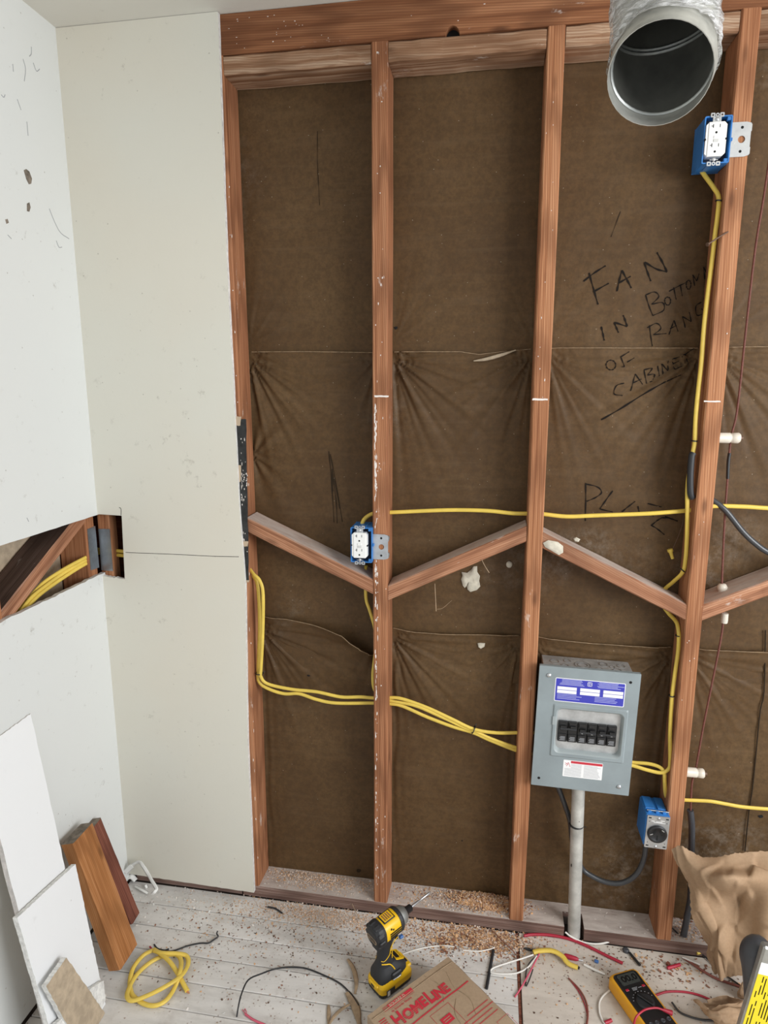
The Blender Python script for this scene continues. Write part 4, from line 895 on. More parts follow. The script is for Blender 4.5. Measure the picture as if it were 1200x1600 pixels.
# bent nail on the right stud
t_ = MB(); a, b = PW(1105.5,382,-.03), PW(1140,361,.004); t_.tube([b, b.lerp(a,.35)+Vector((0,0,.001)), a], .0019, n=8, k=3)
d_ = (a-b).normalized(); t_.lathe([(.0045,-.0008),(.0045,.0008)], frame(a, d_.orthogonal(), d_.cross(d_.orthogonal())), 10); solo(t_, 'bent_nail', 'rust', 'long bent nail sticking out of the right stud above the handwriting', 'nail')
# wire nut hanging by a thin wire
t = thing('wire_nut', PW(1049,868,.07), 'small yellow wire nut hanging on a thin bare wire', 'wire connector')
mb = MB(); a, b = PW(1046.5,858,.07), PW(1051,873,.068); d_ = (b-a).normalized(); L = (b-a).length; M_ = frame(a, d_.orthogonal(), d_.cross(d_.orthogonal())); mb.lathe([(.0072,0),(.0072,L*.25),(.0048,L*.35),(.0040,L)], M_, 12); mb.build('cap', 'yellow_cable', t)
mb = MB(); mb.tube(CB([(1068,805,.05),(1066,820,.06),(1058,842,.068),(1050,860,.07)]), .0008, n=5, k=4); mb.build('bare_wire', 'rust', t)
# plaster blobs squeezed through
def blob(L, d, th, lab):
    P = [PW(x, y, d) for x, y in L]; n = len(P); c = sum(P, Vector())/n; mb = MB()
    inn = [c+(p-c)*.72+Vector((0,-th,0)) for p in P]; inn2 = [c+(p-c)*.35+Vector((0,-th*random.uniform(.5,1.2),0)) for p in P]
    mb.rings([P, inn, inn2], 0, True, False); mb.add(inn2, [tuple(range(n))], 0, True); solo(mb, 'plaster_blob', 'plaster', lab, 'plaster', 'dried plaster blobs on the paper and blocks')
c6 = lambda L: [(600+x/4, 780+y/4) for x, y in L]
blob(c6([(485,455),(520,460),(545,440),(560,420),(582,418),(583,455),(600,480),(595,510),(602,545),(580,568),(540,580),(522,565),(515,535),(505,555),(492,540),(482,500),(490,480)]), .089, .007, 'large ragged cream plaster blob on the paper in the middle bay')
blob(c6([(783+20*cos(a), 408+21*sin(a)) for a in [2*pi*i/14 for i in range(14)]]), .089, .005, 'round cream plaster dot on the paper beside the centre stud')
blob(c6([(585,900),(600,898),(632,900),(628,922),(605,935),(590,925)]), .083, .004, 'small cream plaster chip on the paper low in the middle bay')
blob([(800+x/3, 640+y/3) for x, y in [(145,625),(170,612),(215,620),(240,640),(240,670),(220,682),(185,662),(155,645)]], -.0005, .004, 'cream plaster smear on the front of the right diagonal block')
blob([(800+x/3, 640+y/3) for x, y in [(287,605),(302,598),(320,608),(312,620),(295,618)]], .03, .004, 'tiny cream plaster crumb on top of the right diagonal block')
# splinters and a hanging thread
mb = MB(); mb.tube(CB([(679.5,912,.03),(680,925,.03),(681.5,955,.03)]), .0011, n=5, k=3); mb.tube(CB([(683,952,.03),(692,950,.03),(706,938,.03)]), .0005, n=4, k=3)
solo(mb, 'splinter', 'strip_wood', 'pale thread of wood fibre hanging below the middle diagonal block', 'splinter')
mb = MB(); mb.tube(CB([(752.5,874,.0),(758,885,-.004),(764.5,895,-.006)]), .0009, n=5, k=3); solo(mb, 'splinter', 'strip_wood', 'slanted wood splinter below the middle diagonal block near the plaster blob', 'splinter')

# ================================================================== leaning scraps at the left
nA = Vector((.774,0,.150)).normalized(); pA = Vector((-.800,-.36,.774)); floor_eps = .001
def onA(x, y, off): p = PP(x, y, pA+nA*off, nA); return p
def fl(p, n=nA):                                          # slide a corner down its lean plane to the floor
    d = Vector((n.z,0,-n.x)).normalized(); return p + d*((p.z-floor_eps)/-d.z) if abs(d.z) > 1e-6 else p
nY = lambda p: p
A_tr, A_tl = onA(48,1115,0), onA(-34,1175,0); A_br = fl(onA(146,1560,0)); A_bl = fl(onA(70,1605,0))
mb = MB(); mb.slab([A_tl, A_tr, A_br, A_bl], .0127, nA, 0, 1, 2, seg=40, jit=.0009)
solo(mb, 'drywall_scrap', ['drywall_white','gypsum_grey','drywall_back'], 'tall white drywall offcut leaning on the left wall, rear of the stack', 'drywall scrap', 'drywall offcuts against the left wall')
B_tr, B_tl = onA(118,1350,.016), onA(27,1434,.016); B_br = fl(onA(163,1562,.016)); B_bl = fl(onA(80,1620,.016))
mb = MB(); mb.slab([B_tl, B_tr, B_br, B_bl], .0127, nA, 0, 1, 2, seg=40, jit=.0008)
solo(mb, 'drywall_scrap', ['drywall_white','gypsum','drywall_back'], 'shorter white drywall offcut leaning in front of the tall one', 'drywall scrap', 'drywall offcuts against the left wall')
C_tr, C_tl = onA(104,1496,.045), onA(72,1541,.045); C_br = PF(164,1583,.001); C_bl = PF(128,1645,.001)
nC = (C_tr-C_tl).cross(C_bl-C_tl).normalized(); nC = nC if nC.x > 0 else -nC
mb = MB(); mb.slab([C_tl, C_tr, C_br, C_bl], .0127, nC, 0, 1, 1, seg=24, jit=.0009)
solo(mb, 'drywall_scrap', ['drywall_back','gypsum'], 'small drywall offcut with brown paper back showing, leaning in front', 'drywall scrap', 'drywall offcuts against the left wall')
D = [onA(139,1546,.030), onA(154,1530,.030), onA(162,1532,.030), onA(165,1562,.030), onA(158,1577,.030)]
mb = MB(); mb.slab([D[0], D[2], D[3], D[4]], .011, nA, 0, 0, 0, seg=8, jit=.001); solo(mb, 'drywall_scrap', 'gypsum', 'narrow white drywall sliver right of the brown-backed offcut', 'drywall scrap', 'drywall offcuts against the left wall')
E_ = [onA(84,1603,.034), onA(100,1588,.034), onA(107,1593,.034), onA(112,1625,.034)]
mb = MB(); mb.slab(E_, .011, nA, 0, 0, 0, seg=8, jit=.001); solo(mb, 'drywall_scrap', 'gypsum', 'white drywall sliver left of the brown-backed offcut at the bottom edge', 'drywall scrap', 'drywall offcuts against the left wall')
# two lumber offcuts
def leaner(o0, o1, bt, tp, w, t_, wd, mat, lab, name='lumber_offcut'):
    a = Vector(bt); b = Vector(tp); ax = (b-a).normalized(); M_ = frame((0,0,0), ax, wd); n_ = ax.cross(Vector(wd)).normalized()
    if n_.x > 0: n_ = -n_
    c = n_*(t_/2)+Vector(wd).normalized()*(w/2); r_ = board(name, None, mat, a+c+ax*.008, b+c, w, t_, wd, ends='end_grain', wane=.002)
    tag(r_, lab, 'lumber', 'wood offcuts against the left wall'); return r_
leaner(0, 0, (-.636,-.330,.014), (-.742,-.330,.397), .086, .040, (0,1,0), 'orange_wood', 'thick orange brown lumber offcut leaning on the left wall near the corner')
leaner(0, 0, (-.690,-.182,.012), (-.775,-.205,.345), .044, .040, (0,1,.0), 'red_wood', 'dark red lumber offcut leaning behind the orange one')
mb = MB(); q = PF(8,1600,0); mb.box((q.x, q.y, .02), (.03, .07, .04), Matrix.Rotation(.6,4,'Z'), bev=.003); solo(mb, 'wood_chunk', 'orange_wood', 'small orange wood chunk at the bottom left edge', 'wood')
# torn white tape in the corner
c7 = lambda X, Y, z: PF(170+X/5.217, 1330+Y/5.217, z)
t = thing('paper_tape', c7(250,250,0), 'torn curl of white paper tape in the corner of the floor', 'tape')
cw = lambda X, Y, d: PW(170+X/5.217, 1330+Y/5.217, -d)
mb = MB(); mb.tube([cw(128,200,.03),cw(165,150,.03),cw(205,105,.035),cw(250,90,.04),cw(285,130,.05),cw(320,185,.06),cw(350,240,.075),cw(388,305,.09),cw(372,335,.1),cw(350,352,.1)], .0055, .0006, 6, (.5,-1,.2), k=6); mb.build('strip', 'tape', t)
mb = MB(); mb.tube([cw(132,175,.035),cw(165,140,.035),cw(190,120,.035)], .009, .0005, 6, (.2,-1,.2), k=4); mb.build('scrap', 'tape', t)
mb = MB(); mb.tube([c7(150,215,.02),c7(185,205,.025),c7(218,240,.008)], .008, .0005, 6, (0,-.6,1), k=4); mb.build('scrap', 'tape', t)
mb = MB(); mb.tube([c7(215,285,.006),c7(262,310,.010),c7(318,342,.003)], .005, .0005, 6, (0,0,1), k=4); mb.build('scrap', 'tape', t)
mb = MB(); mb.tube([c7(300,275,.012),c7(312,300,.004)], .005, .0005, 6, (.4,0,1), k=1); mb.build('scrap', 'tape', t)

# ================================================================== floor litter
t = thing('cable_coil', c7(400,1000,0), 'loose coil of flat yellow cable lying on the floorboards', 'cable')
cp = [(365,800,.012),(430,842,.018),(500,905,.020),(558,990,.016),(598,1062,.012),(640,1140,.008)]
lp_ = [(365,804,.012),(280,850,.010),(200,950,.008),(172,1060,.008),(182,1150,.008),(215,1195,.010),(290,1245,.008),(380,1258,.008),(470,1212,.008),(540,1105,.010),(580,985,.024),(588,890,.014),(545,842,.010),(440,856,.008),(330,912,.007),(225,1010,.007),(165,1115,.012),(150,1185,.016),(195,1218,.018),(330,1170,.020),(480,1092,.026),(590,1015,.022),(645,925,.012),(636,856,.010),(560,834,.016),(440,830,.020),(372,812,.016)]
mb = MB(); mb.tube([c7(*p) for p in lp_], .0062, .0042, 10, (0,0,1), k=6); mb.tube([c7(*p) for p in cp], .0062, .0042, 10, (0,0,1), k=6); mb.build('jacket', 'yellow_cable', t)
mb = MB()
for dx in (-5,4): mb.tube([c7(640+dx,1140,.008), c7(652+dx,1158,.007)], .0016, n=6, k=1)
mb.build('copper_end', 'copper', t)
mb = MB(); mb.tube([c7(368,810,.012), c7(350,795,.008), c7(335,778,.006)], .0025, n=6, k=3); mb.build('red_end', 'red_wire', t)
def fwire(name, pts, r, mat, lab, cat='wire', group='offcuts of wire on the floor', k=5, z=None):
    mb = MB(); P = [PF(p[0], p[1], (p[2] if len(p) > 2 else r)+.0005) for p in pts]; mb.tube(P, r, r, 7, (0,0,1), k=k); return solo(mb, name, mat, lab, cat, group)
k7 = lambda L: [(170+p[0]/5.217, 1330+p[1]/5.217)+tuple(p[2:]) for p in L]
fwire('wire_offcut', k7([(370,760),(395,792),(440,806),(470,805),(485,797),(480,815),(540,808),(640,772),(740,750),(810,748),(850,725),(890,695,.006),(880,672,.01),(888,650,.014)]), .0021, 'black_wire', 'crooked black wire lying above the yellow coil')
k4 = lambda L: [(340+p[0]/4.615, 1460+p[1]/4.615)+tuple(p[2:]) for p in L]
fwire('wire_offcut', k4([(138,595,.003),(150,520,.02),(172,430,.03),(222,328,.03),(320,282,.02),(420,248,.006),(530,236,.003),(640,246,.003),(760,292,.003),(880,352,.003),(960,430,.003),(1018,515,.003)]), .0021, 'black_wire', 'long arching black wire left of the impact driver')
t = fwire('wire_offcut', k4([(200,575),(262,618),(340,652),(430,700)]), .0028, 'pink_wire', 'red wire with a frayed forked end at the bottom left')
mb = MB(); mb.tube([PF(*k4([p])[0], .004) for p in [(208,580),(206,555),(196,535)]], .0012, n=5, k=3); mb.tube([PF(*k4([p])[0], .004) for p in [(205,582),(190,555),(178,542)]], .0012, n=5, k=3); mb.build('frayed_strands', 'pink_wire', t)
kc = lambda L: [(740+p[0]/2.609, 1300+p[1]/2.609)+tuple(p[2:]) for p in L]
fwire('wire_offcut', kc([(205,423),(240,418),(310,420),(390,436),(470,468),(540,503),(608,535)]), .0042, 'red_wire', 'thick red wire lying along the sole plate right of the conduit foot')
fwire('wire_offcut', kc([(374,408,.02),(400,428,.012),(450,450,.004),(510,456,.003),(578,442,.004)]), .0026, 'white_wire', 'curved white wire in front of the conduit foot')
t = thing('stripped_cable', PF(*kc([(330,520)])[0], 0), 'short yellow cable stub with its white, red and black wires fanned out', 'cable')
mb = MB(); mb.tube([PF(*p) for p in kc([(243,490,.012),(270,484,.014),(320,484,.016),(360,505,.014),(385,535,.010),(425,553,.008)])], .0072, .0052, 10, (0,0,1), k=5); mb.build('jacket', 'yellow_cable', t)
mb = MB(); mb.tube([PF(*p) for p in kc([(243,500,.01),(200,515,.012),(150,530,.01),(85,552,.006),(68,568,.003),(78,575,.003),(120,579,.003),(180,574,.003),(225,548,.006),(258,505,.012)])], .0022, n=7, k=5); mb.build('white_conductor', 'white_wire', t)
mb = MB(); mb.tube([PF(*p) for p in kc([(268,497,.012),(250,530,.01),(235,560,.008),(205,615,.006),(185,648,.004),(168,672,.003)])], .0021, n=7, k=5); mb.build('red_conductor', 'pink_wire', t)
mb = MB(); mb.tube([PF(*p) for p in kc([(262,500,.012),(232,528,.008),(216,560,.005),(212,600,.003),(214,628,.003),(228,600,.006),(242,560,.008)])], .0016, n=7, k=5); mb.build('black_conductor', 'black_wire', t)
mb = MB(); mb.tube([PF(*p) for p in kc([(424,552,.008),(432,556,.008)])], .0045, .003, n=7, k=1); mb.build('dark_end', 'black', t)
t = thing('screwdriver_bit', PF(*kc([(230,480)])[0], 0), 'dark steel driver bit lying by the yellow cable stub', 'tool bit')
a, b = PF(*kc([(205,473)])[0], .004), PF(*kc([(256,486)])[0], .004); d_ = (b-a); M_ = frame(a, d_.orthogonal(), d_.cross(d_.orthogonal())); L = d_.length
mb = MB(); mb.lathe([(.0012,0),(.0028,L*.15),(.0034,L*.2),(.0034,L*.5),(.0024,L*.53),(.0024,L*.6),(.0036,L*.63),(.0036,L)], M_, 6, 0, False); mb.build('shank', 'rubber', t)
t = thing('red_connector', PF(*kc([(405,515)])[0], 0), 'orange red crimp connector with grey tip by the yellow stub', 'wire connector')
a, b = PF(*kc([(368,503)])[0], .006), PF(*kc([(428,520)])[0], .005); d_ = b-a; L = d_.length; M_ = frame(a, d_.orthogonal(), d_.cross(d_.orthogonal())); mb = MB(); mb.lathe([(.004,0),(.0062,L*.12),(.0066,L*.5),(.0055,L*.85),(.003,L)], M_, 10); mb.build('sleeve', 'red_wire', t); mb = MB(); mb.lathe([(.003,L),(.0022,L*1.2),(.0008,L*1.32)], M_, 8); mb.build('tip', 'steel', t)
mb = MB(); q = PF(*kc([(501,527)])[0], .004); mb.box(q, (.011,.008,.006), Matrix.Rotation(-.3,4,'Z'), bev=.0012); solo(mb, 'plastic_scrap', 'blue_bit', 'little blue plastic scrap on the beige floor', 'scrap')
fwire('wire_offcut', kc([(450,540),(490,560),(536,580)]), .0034, 'white_wire', 'short straight white wire left of the multimeter')
fwire('wire_offcut', kc([(636,492),(655,515),(678,543)]), .0036, 'black_wire', 'short black wire stub above the multimeter')
mb = MB(); q = PF(*kc([(621,481)])[0], .004); mb.lathe([(.009,-.004),(.010,0),(.006,.004)], Matrix.Translation(q), 9); solo(mb, 'putty_lump', 'grey_rubber', 'flat dark grey lump on the floor above the multimeter', 'lump')
fwire('wire_offcut', kc([(790,555),(815,548),(842,540)]), .0045, 'red_wire', 'short thick red wire stub right of the multimeter top')
mb = MB(); q = PF(*kc([(793,537)])[0], .004); mb.box(q, (.010,.009,.007), Matrix.Rotation(.7,4,'Z'), bev=.001); solo(mb, 'wood_chip', 'red_wood', 'brown cube of wood beside the red wire stub', 'wood')
fwire('wire_offcut', kc([(850,510),(885,532),(925,560),(985,595),(1040,615),(1090,632)]), .0034, 'brown_wire', 'dull red wire trailing under the crumpled brown paper')
fwire('wire_offcut', kc([(850,510,.008),(885,525,.008),(922,541,.006)]), .0022, 'white_wire', 'short white wire lying over the dull red one')
fwire('wire_offcut', kc([(808,390,.05),(845,425,.03),(885,458,.012),(945,510,.004),(1000,562,.003),(1090,628,.003)]), .0021, 'black_wire', 'thin black wire from the right stud foot towards the brown paper')
fwire('wire_offcut', kc([(910,494,.008),(928,489,.008),(950,478,.008)]), .0045, 'yellow_cable', 'stub of pale yellow cable at the foot of the brown paper')
fwire('wire_offcut', kc([(386,595),(430,640),(458,690),(466,740),(462,790)]), .0022, 'brown_wire', 'thin brown wire curving down left of the multimeter')
fwire('wire_offcut', kc([(390,600),(425,645),(450,695),(463,745),(458,792)]), .0012, 'red_wire', 'hair-thin red wire beside the curving brown one')
fwire('wire_offcut', kc([(556,645),(528,668),(513,695),(513,735),(524,765),(537,785)]), .0024, 'white_wire', 'white wire looping out beside the lower left of the multimeter')
fwire('wire_offcut', kc([(535,778),(548,773),(562,767)]), .0045, 'red_wire', 'tiny red wire stub at the bottom edge near the multimeter')
fwire('test_lead', kc([(738,667),(790,651),(860,652),(920,665),(975,688)]), .0028, 'red_wire', 'red test lead running right from the multimeter', 'cable', None)
fwire('wire_offcut', kc([(808,694,.006),(838,732),(880,752),(930,765),(985,768)]), .0026, 'grey_wire', 'dark wire curling between the multimeter and the torn paper')
fwire('wire_offcut', [(c/2.609+340, d/2.609+1300) for c, d in [(735,506),(800,482),(870,467),(930,464),(965,468)]], .0018, 'white_wire', 'thin white wire behind the cardboard box')
fwire('wire_offcut', [(c/2.609+340, d/2.609+1300) for c, d in [(1000,482),(1060,486),(1110,478),(1130,470)]], .0018, 'white_wire', 'faint white wire just left of the black strip')
mb = MB(); a, b = PF(771,1484,.003), PF(760,1545,.003); mb.tube([a, b], .0042, .003, 6, (0,0,1), k=1); solo(mb, 'black_strip', 'rubber', 'straight black strip lying behind the cardboard box', 'strip')
def strip(pts, w, z, lab, k=5, mat='strip_wood'):
    mb = MB(); mb.tube([PF(*p, z) for p in k4(pts)], w, .0012, 6, (0,0,1), k=k, taper=lambda u: .55+.5*sin(pi*min(1,u*1.1+.05))); solo(mb, 'wood_strip', mat, lab, 'wood strip', 'thin wood strips left of the box')
strip([(938,178),(965,220),(988,275),(1000,340),(998,390),(990,430)], .006, .006, 'curved brown wood strip left of the impact driver')
strip([(935,415),(965,465),(990,510),(1005,560),(1015,610),(1025,665)], .011, .004, 'pointed flat wood strip left of the cardboard box')
strip([(955,503),(900,535),(850,580),(815,630),(795,670)], .0045, .008, 'thin slanted wood strip at the bottom edge')
strip([(800,508),(802,560),(800,610),(798,665)], .005, .003, 'thin upright wood strip at the bottom edge')
mb = MB(); a, b = PF(418,1417,.003), PF(441,1427,.003); mb.tube([a, a.lerp(b,.5)+Vector((0,.004,.002)), b], .003, .002, 6, (0,0,1), k=3); solo(mb, 'wood_splinter', 'rubber', 'dark splinter on the floor in front of the left bay', 'splinter')

# ---- sawdust and chips
def height_on(x, y): return (ZS if (-.366 < x < XR and 0 <= y < .086) else 0.)
def flakes(name, lab, cat, spots, mats, size, sd):
    rg = np.random.default_rng(sd); mb = MB()
    for fn, cnt in spots:
        for _ in range(cnt):
            r_ = fn(rg)
            if r_ is None: continue
            x, y, z = r_; s_ = size*rg.uniform(.4,1.5); a = rg.uniform(0, 2*pi); e = rg.uniform(.25,1.); tz = rg.uniform(-.5,.5)
            u = Vector((cos(a), sin(a), tz))*s_; v = Vector((-sin(a), cos(a), rg.uniform(-.4,.4)))*s_*e; c = Vector((x, y, z+s_*.35))
            mi = int(rg.integers(len(mats))); mb.add([c-u-v*.6, c+u-v, c+u*.7+v, c-u+v*.8, c+Vector((0,0,-s_*.6))], [(0,1,2,3),(1,0,4),(2,1,4),(3,2,4),(0,3,4)], mi)
    o = solo(mb, name, mats, lab, cat, org=(0,0,0)); o['kind'] = 'stuff'; return o
# mounds under the piles
def mound(p, rx, ry, h, ang, sd, mat, name, lab):
    mb = MB(); R = []; n = 36
    for f in (1.15, .9, .65, .4, .15):
        R.append([p+Vector((cos(ang)*rx*f*cos(a)*(1+.35*noise.noise(Vector((cos(a)*2,sin(a)*2,sd))))-sin(ang)*ry*f*sin(a), sin(ang)*rx*f*cos(a)+cos(ang)*ry*f*sin(a)*(1+.35*noise.noise(Vector((cos(a)*2,sin(a)*2,sd+4)))), h*max(0,1-f*f*.76)+.003*noise.noise(Vector((a*2,f*5,sd))))) for a in [2*pi*i/n for i in range(n)]])
    mb.rings(R, 0, True, True); o = solo(mb, name, mat, lab, 'sawdust', org=p); o['kind'] = 'stuff'; return o
pile1 = Vector((.315, .052, ZS)); pile2 = Vector((.33, -.055, 0)); pile3 = Vector((.90, .05, ZS))
mound(Vector((.335,.056,ZS-.004)), .10, .030, .017, 0, 3, 'dust_tan', 'sawdust_mound', 'tan sawdust heap on the sole plate left of the centre stud')
def gauss(c, sx, sy, h=0., lim=None):
    def f(rg):
        x = rg.normal(c[0], sx); y = rg.normal(c[1], sy)
        if lim and not (lim[0] < x < lim[1] and lim[2] < y < lim[3]): return None
        q = ((x-c[0])/sx)**2+((y-c[1])/sy)**2
        return x, y, c[2]+max(0., h*exp(-q*.7))
    return f
def uni(x0_, x1_, y0_, y1_, z=0.): return lambda rg: (rg.uniform(x0_,x1_), rg.uniform(y0_,y1_), z)
b2l = (.045,.402,.004,.084); b1l = (-.362,-.004,.004,.084); fl_l = (-.75,1.2,-.6,-.002)
flakes('sawdust', 'tan sawdust drifted over the sole plate and the floor below the centre bay', 'sawdust',
       [(gauss((.335,.056,ZS),.07,.022,.016,b2l),2600), (gauss((.2,.05,ZS),.1,.03,0,b2l),500), (gauss((.34,-.045,0),.06,.022,.004,fl_l),2600), (gauss((.26,-.04,0),.12,.03,.0,fl_l),1800), (gauss((.90,.05,ZS),.07,.03,.004,(.862,1.2,.004,.084)),500), (gauss((.455,.06,ZS),.02,.02,0,(.447,.56,.004,.084)),120)],
       ['dust_tan','dust_tan','dust_pale','dust_red'], .0022, 11)
flakes('sawdust', 'pale pinkish sawdust spread along the foot of the left bays', 'sawdust',
       [(gauss((-.2,.06,ZS),.1,.02,.003,b1l),2200), (gauss((-.15,.04,ZS),.12,.03,0,b1l),500), (uni(.045,.4,.004,.084,ZS),450), (gauss((-.15,-.04,0),.13,.022,.001,fl_l),2800), (gauss((.05,-.05,0),.12,.03,.0,fl_l),800), (gauss((-.3,-.05,0),.15,.03,.0,fl_l),600)],
       ['dust_pale','dust_pale','dust_tan'], .0017, 12)
flakes('debris', 'brown wood chips and crumbs strewn over the floor', 'debris',
       [(gauss((.1,-.1,0),.25,.06,0,fl_l),600), (gauss((.2,-.09,0),.08,.03,0,fl_l),160), (gauss((-.35,-.12,0),.2,.06,0,fl_l),400), (uni(-.6,.05,-.35,-.05),350), (gauss((.8,-.06,0),.12,.04,0,fl_l),260), (uni(.44,1.05,-.3,-.02),240)],
       ['dust_red','rust','dust_tan'], .0019, 13)
flakes('plaster_crumbs', 'white plaster crumbs scattered over the floor and sole plate', 'plaster crumbs',
       [(uni(-.7,.42,-.4,-.01),160), (uni(-.36,1.,.005,.08,ZS),90), (gauss((-.62,-.06,0),.08,.04,0,fl_l),120)], ['gypsum','plaster_white'], .0028, 14)
flakes('wood_shavings', 'larger reddish wood shavings by the corner of the cardboard box', 'shavings',
       [(gauss((.215,-.085,0),.018,.014,.003,fl_l),60), (gauss((.3,-.05,0),.06,.02,.004,fl_l),70), (gauss((.87,-.05,0),.06,.025,0,fl_l),60)], ['dust_tan','dust_red'], .0038, 15)
mb = MB(); mb.tube([PF(550,1412,.02), PF(556,1425,.012), PF(562,1436,.003)], .0012, n=5, k=3); solo(mb, 'splinter', 'strip_wood', 'fine upright splinter behind the impact driver', 'splinter')
mb = MB(); mb.tube([PF(767,1452,.004), PF(785,1470,.012), PF(800,1484,.01), PF(806,1492,.004)], .0018, .001, 5, k=3); mb.tube([PF(793,1478,.01), PF(800,1470,.014), PF(806,1470,.012)], .001, n=5, k=3); solo(mb, 'twig', 'dust_red', 'thin brown root-like splinter at the floor seam', 'splinter')

# ================================================================== impact driver
bq = [PF(597,1568), PF(650,1528), PF(568,1542)]
df = (bq[1]-bq[0]).normalized(); df.z = 0; df.normalize()
dl = Vector((-df.y, df.x, 0))
dcn = bq[0] + df*.056 + dl*.036; dcn.z = 0
Md = frame(dcn, df, dl)
drill = thing('impact_driver', dcn, 'yellow and black cordless impact driver standing on its battery', 'power tool')
def sup(cx_, cz, hx_, hy_, tilt=0., e=.55, n=24, zoff=0.):   # superellipse ring in local xy at height cz
    return [Md @ Vector((cx_+hx_*math.copysign(abs(cos(a))**e, cos(a)), hy_*math.copysign(abs(sin(a))**e, sin(a)), cz+tilt*hx_*cos(a))) for a in [2*pi*i/n for i in range(n)]]
mb = MB(); mb.rings([sup(0,.002,.052,.033,e=.35), sup(0,.004,.054,.035,e=.35), sup(0,.016,.054,.035,e=.35)], 0, False); mb.build('battery_base', 'black', drill)
mb = MB(); mb.rings([sup(0,.014,.055,.036,e=.35), sup(0,.030,.055,.036,e=.35), sup(-.001,.038,.051,.033,e=.4), sup(-.002,.046,.046,.030,e=.45)], 0, False)
mb.fbox(Md, (-.059,-.018,.022), (-.050,.018,.034), 0, .003); mb.fbox(Md, (.03,-.026,.036), (.056,.026,.044), 0, .004)
bat = mb.build('battery', 'drill_yellow', drill)
mb = MB(); mb.fbox(Md, (-.0600,-.006,.025), (-.0585,.006,.031)); mb.fbox(Md, (-.04,-.0372,.008), (-.012,-.0352,.026), 0, .001); mb.fbox(Md, (.028,-.014,.042), (.052,.014,.0452), 0, .002); mb.build('battery_latch', 'black', bat)
mb = MB(); mb.fbox(Md, (-.038,-.0379,.010), (-.030,-.037,.024)); mb.build('battery_sticker', 'white', bat)
mb = MB(); mb.rings([sup(-.006,.040,.047,.031,e=.45), sup(-.006,.056,.046,.031,.05,.5), sup(-.010,.066,.038,.027,.1,.6), sup(-.020,.078,.025,.021,.12,.75)], 0, True); mb.fbox(Md, (-.02,-.036,.044), (.012,-.028,.062), 0, .003); foot = mb.build('foot', 'rubber', drill)
Mt_ = Md @ Matrix.Translation((.0205,0,.0712)) @ Matrix.Rotation(radians(24),4,'Y')
mb = MB(); mb.prism(rrect(-.0145,-.0175,.0165,.0175,.004,3), [], .0025, Mt_); tpf = mb.build('top_badge', 'drill_yellow', foot)
mb = MB(); mb.prism(rrect(-.012,-.012,.002,.012,.002,2), [], .001, Mt_ @ Matrix.Translation((0,0,.0024))); mb.build('button_pad', 'black', foot)
text('DEWALT', .0066, Mt_ @ Matrix.Translation((.009,0,.0028)) @ Matrix.Rotation(radians(-90),4,'Z'), 'black', foot, 'brand_lettering')
mb = MB(); mb.tube([Md @ Vector((-.018,-.036,.047)), Md @ Vector((.005,-.037,.047)), Md @ Vector((.008,-.036,.052))], .0016, n=6, k=3); mb.build('belt_hook', 'steel', foot)
hb = [sup(-.020,.076,.026,.021,.12,.75), sup(-.022,.092,.019,.0165,.1,.8), sup(-.021,.112,.0175,.016,.05,.8), sup(-.018,.132,.019,.0165,.03,.8), sup(-.012,.152,.026,.019,0,.75), sup(-.008,.166,.034,.021,0,.7)]
mb = MB(); mb.rings(hb, 0, True); mb.build('handle', 'rubber', drill)
for sy in (-1, 1):
    mb = MB(); mb.tube([Md @ Vector(p) for p in [(.010,sy*.0195,.150),(-.004,sy*.0185,.140),(-.012,sy*.017,.125),(-.016,sy*.0170,.108),(-.030,sy*.0150,.096),(-.038,sy*.010,.096)]], .0012, n=6, k=4)
    mb.tube([Md @ Vector(p) for p in [(-.038,sy*.012,.088),(-.028,sy*.0185,.087),(-.018,sy*.0215,.084),(-.010,sy*.0245,.074),(-.006,sy*.0275,.066)]], .0016, n=6, k=4)
    mb.tube([Md @ Vector(p) for p in [(-.004,sy*.0130,.122),(-.004,sy*.0135,.108),(-.005,sy*.0150,.092)]], .0028, .001, n=6, k=3); mb.build('grip_trim', 'drill_yellow', drill)
AX = Md @ Matrix.Translation((0,0,.182)) @ Matrix.Rotation(radians(90-6),4,'Y')      # head axis: local z forward, slightly raised
def hring(h, rx, ry, e=.8, n=28): return [AX @ Vector((rx*math.copysign(abs(cos(a))**e,cos(a)), ry*math.copysign(abs(sin(a))**e,sin(a)), h)) for a in [2*pi*i/n for i in range(n)]]
mb = MB(); mb.rings([hring(-.040,.028,.027), hring(-.030,.0295,.0285), hring(.012,.030,.029), hring(.026,.028,.027,.9)], 0, True); mh = mb.build('motor_housing', 'drill_yellow', drill)
mb = MB(); mb.rings([hring(-.062,.020,.019,.7), hring(-.060,.026,.024,.7), hring(-.052,.031,.029,.7), hring(-.040,.032,.030,.7), hring(-.033,.0305,.029,.7)], 0, False)
for a in (40,80,120,160,200,240,280,320):
    q = AX @ Matrix.Rotation(radians(a),4,'Z'); mb.fbox(q, (.027,-.006,-.058), (.033,.006,-.040), 0, .002)
mb.fbox(AX, (.024,-.014,-.056), (.044,.014,-.028), 0, .004)
cap = mb.build('rear_cap', 'rubber', drill)
mb = MB(); Qr = AX @ Matrix.Translation((.004,0,-.0625)) @ Matrix.Rotation(radians(90),4,'Z'); 
mb.prism(rrect(-.019,-.007,.019,.007,.005,4), [rrect(-.0178,-.0058,.0178,.0058,.004,4)], .0016, Qr @ Matrix.Translation((0,0,-.0004))); mb.build('cap_outline', 'strip_wood', cap)
text('DEWALT', .0075, Qr @ Matrix.Translation((0,0,-.0006)) @ Matrix.Rotation(pi,4,'Y'), 'strip_wood', cap, 'brand_lettering')
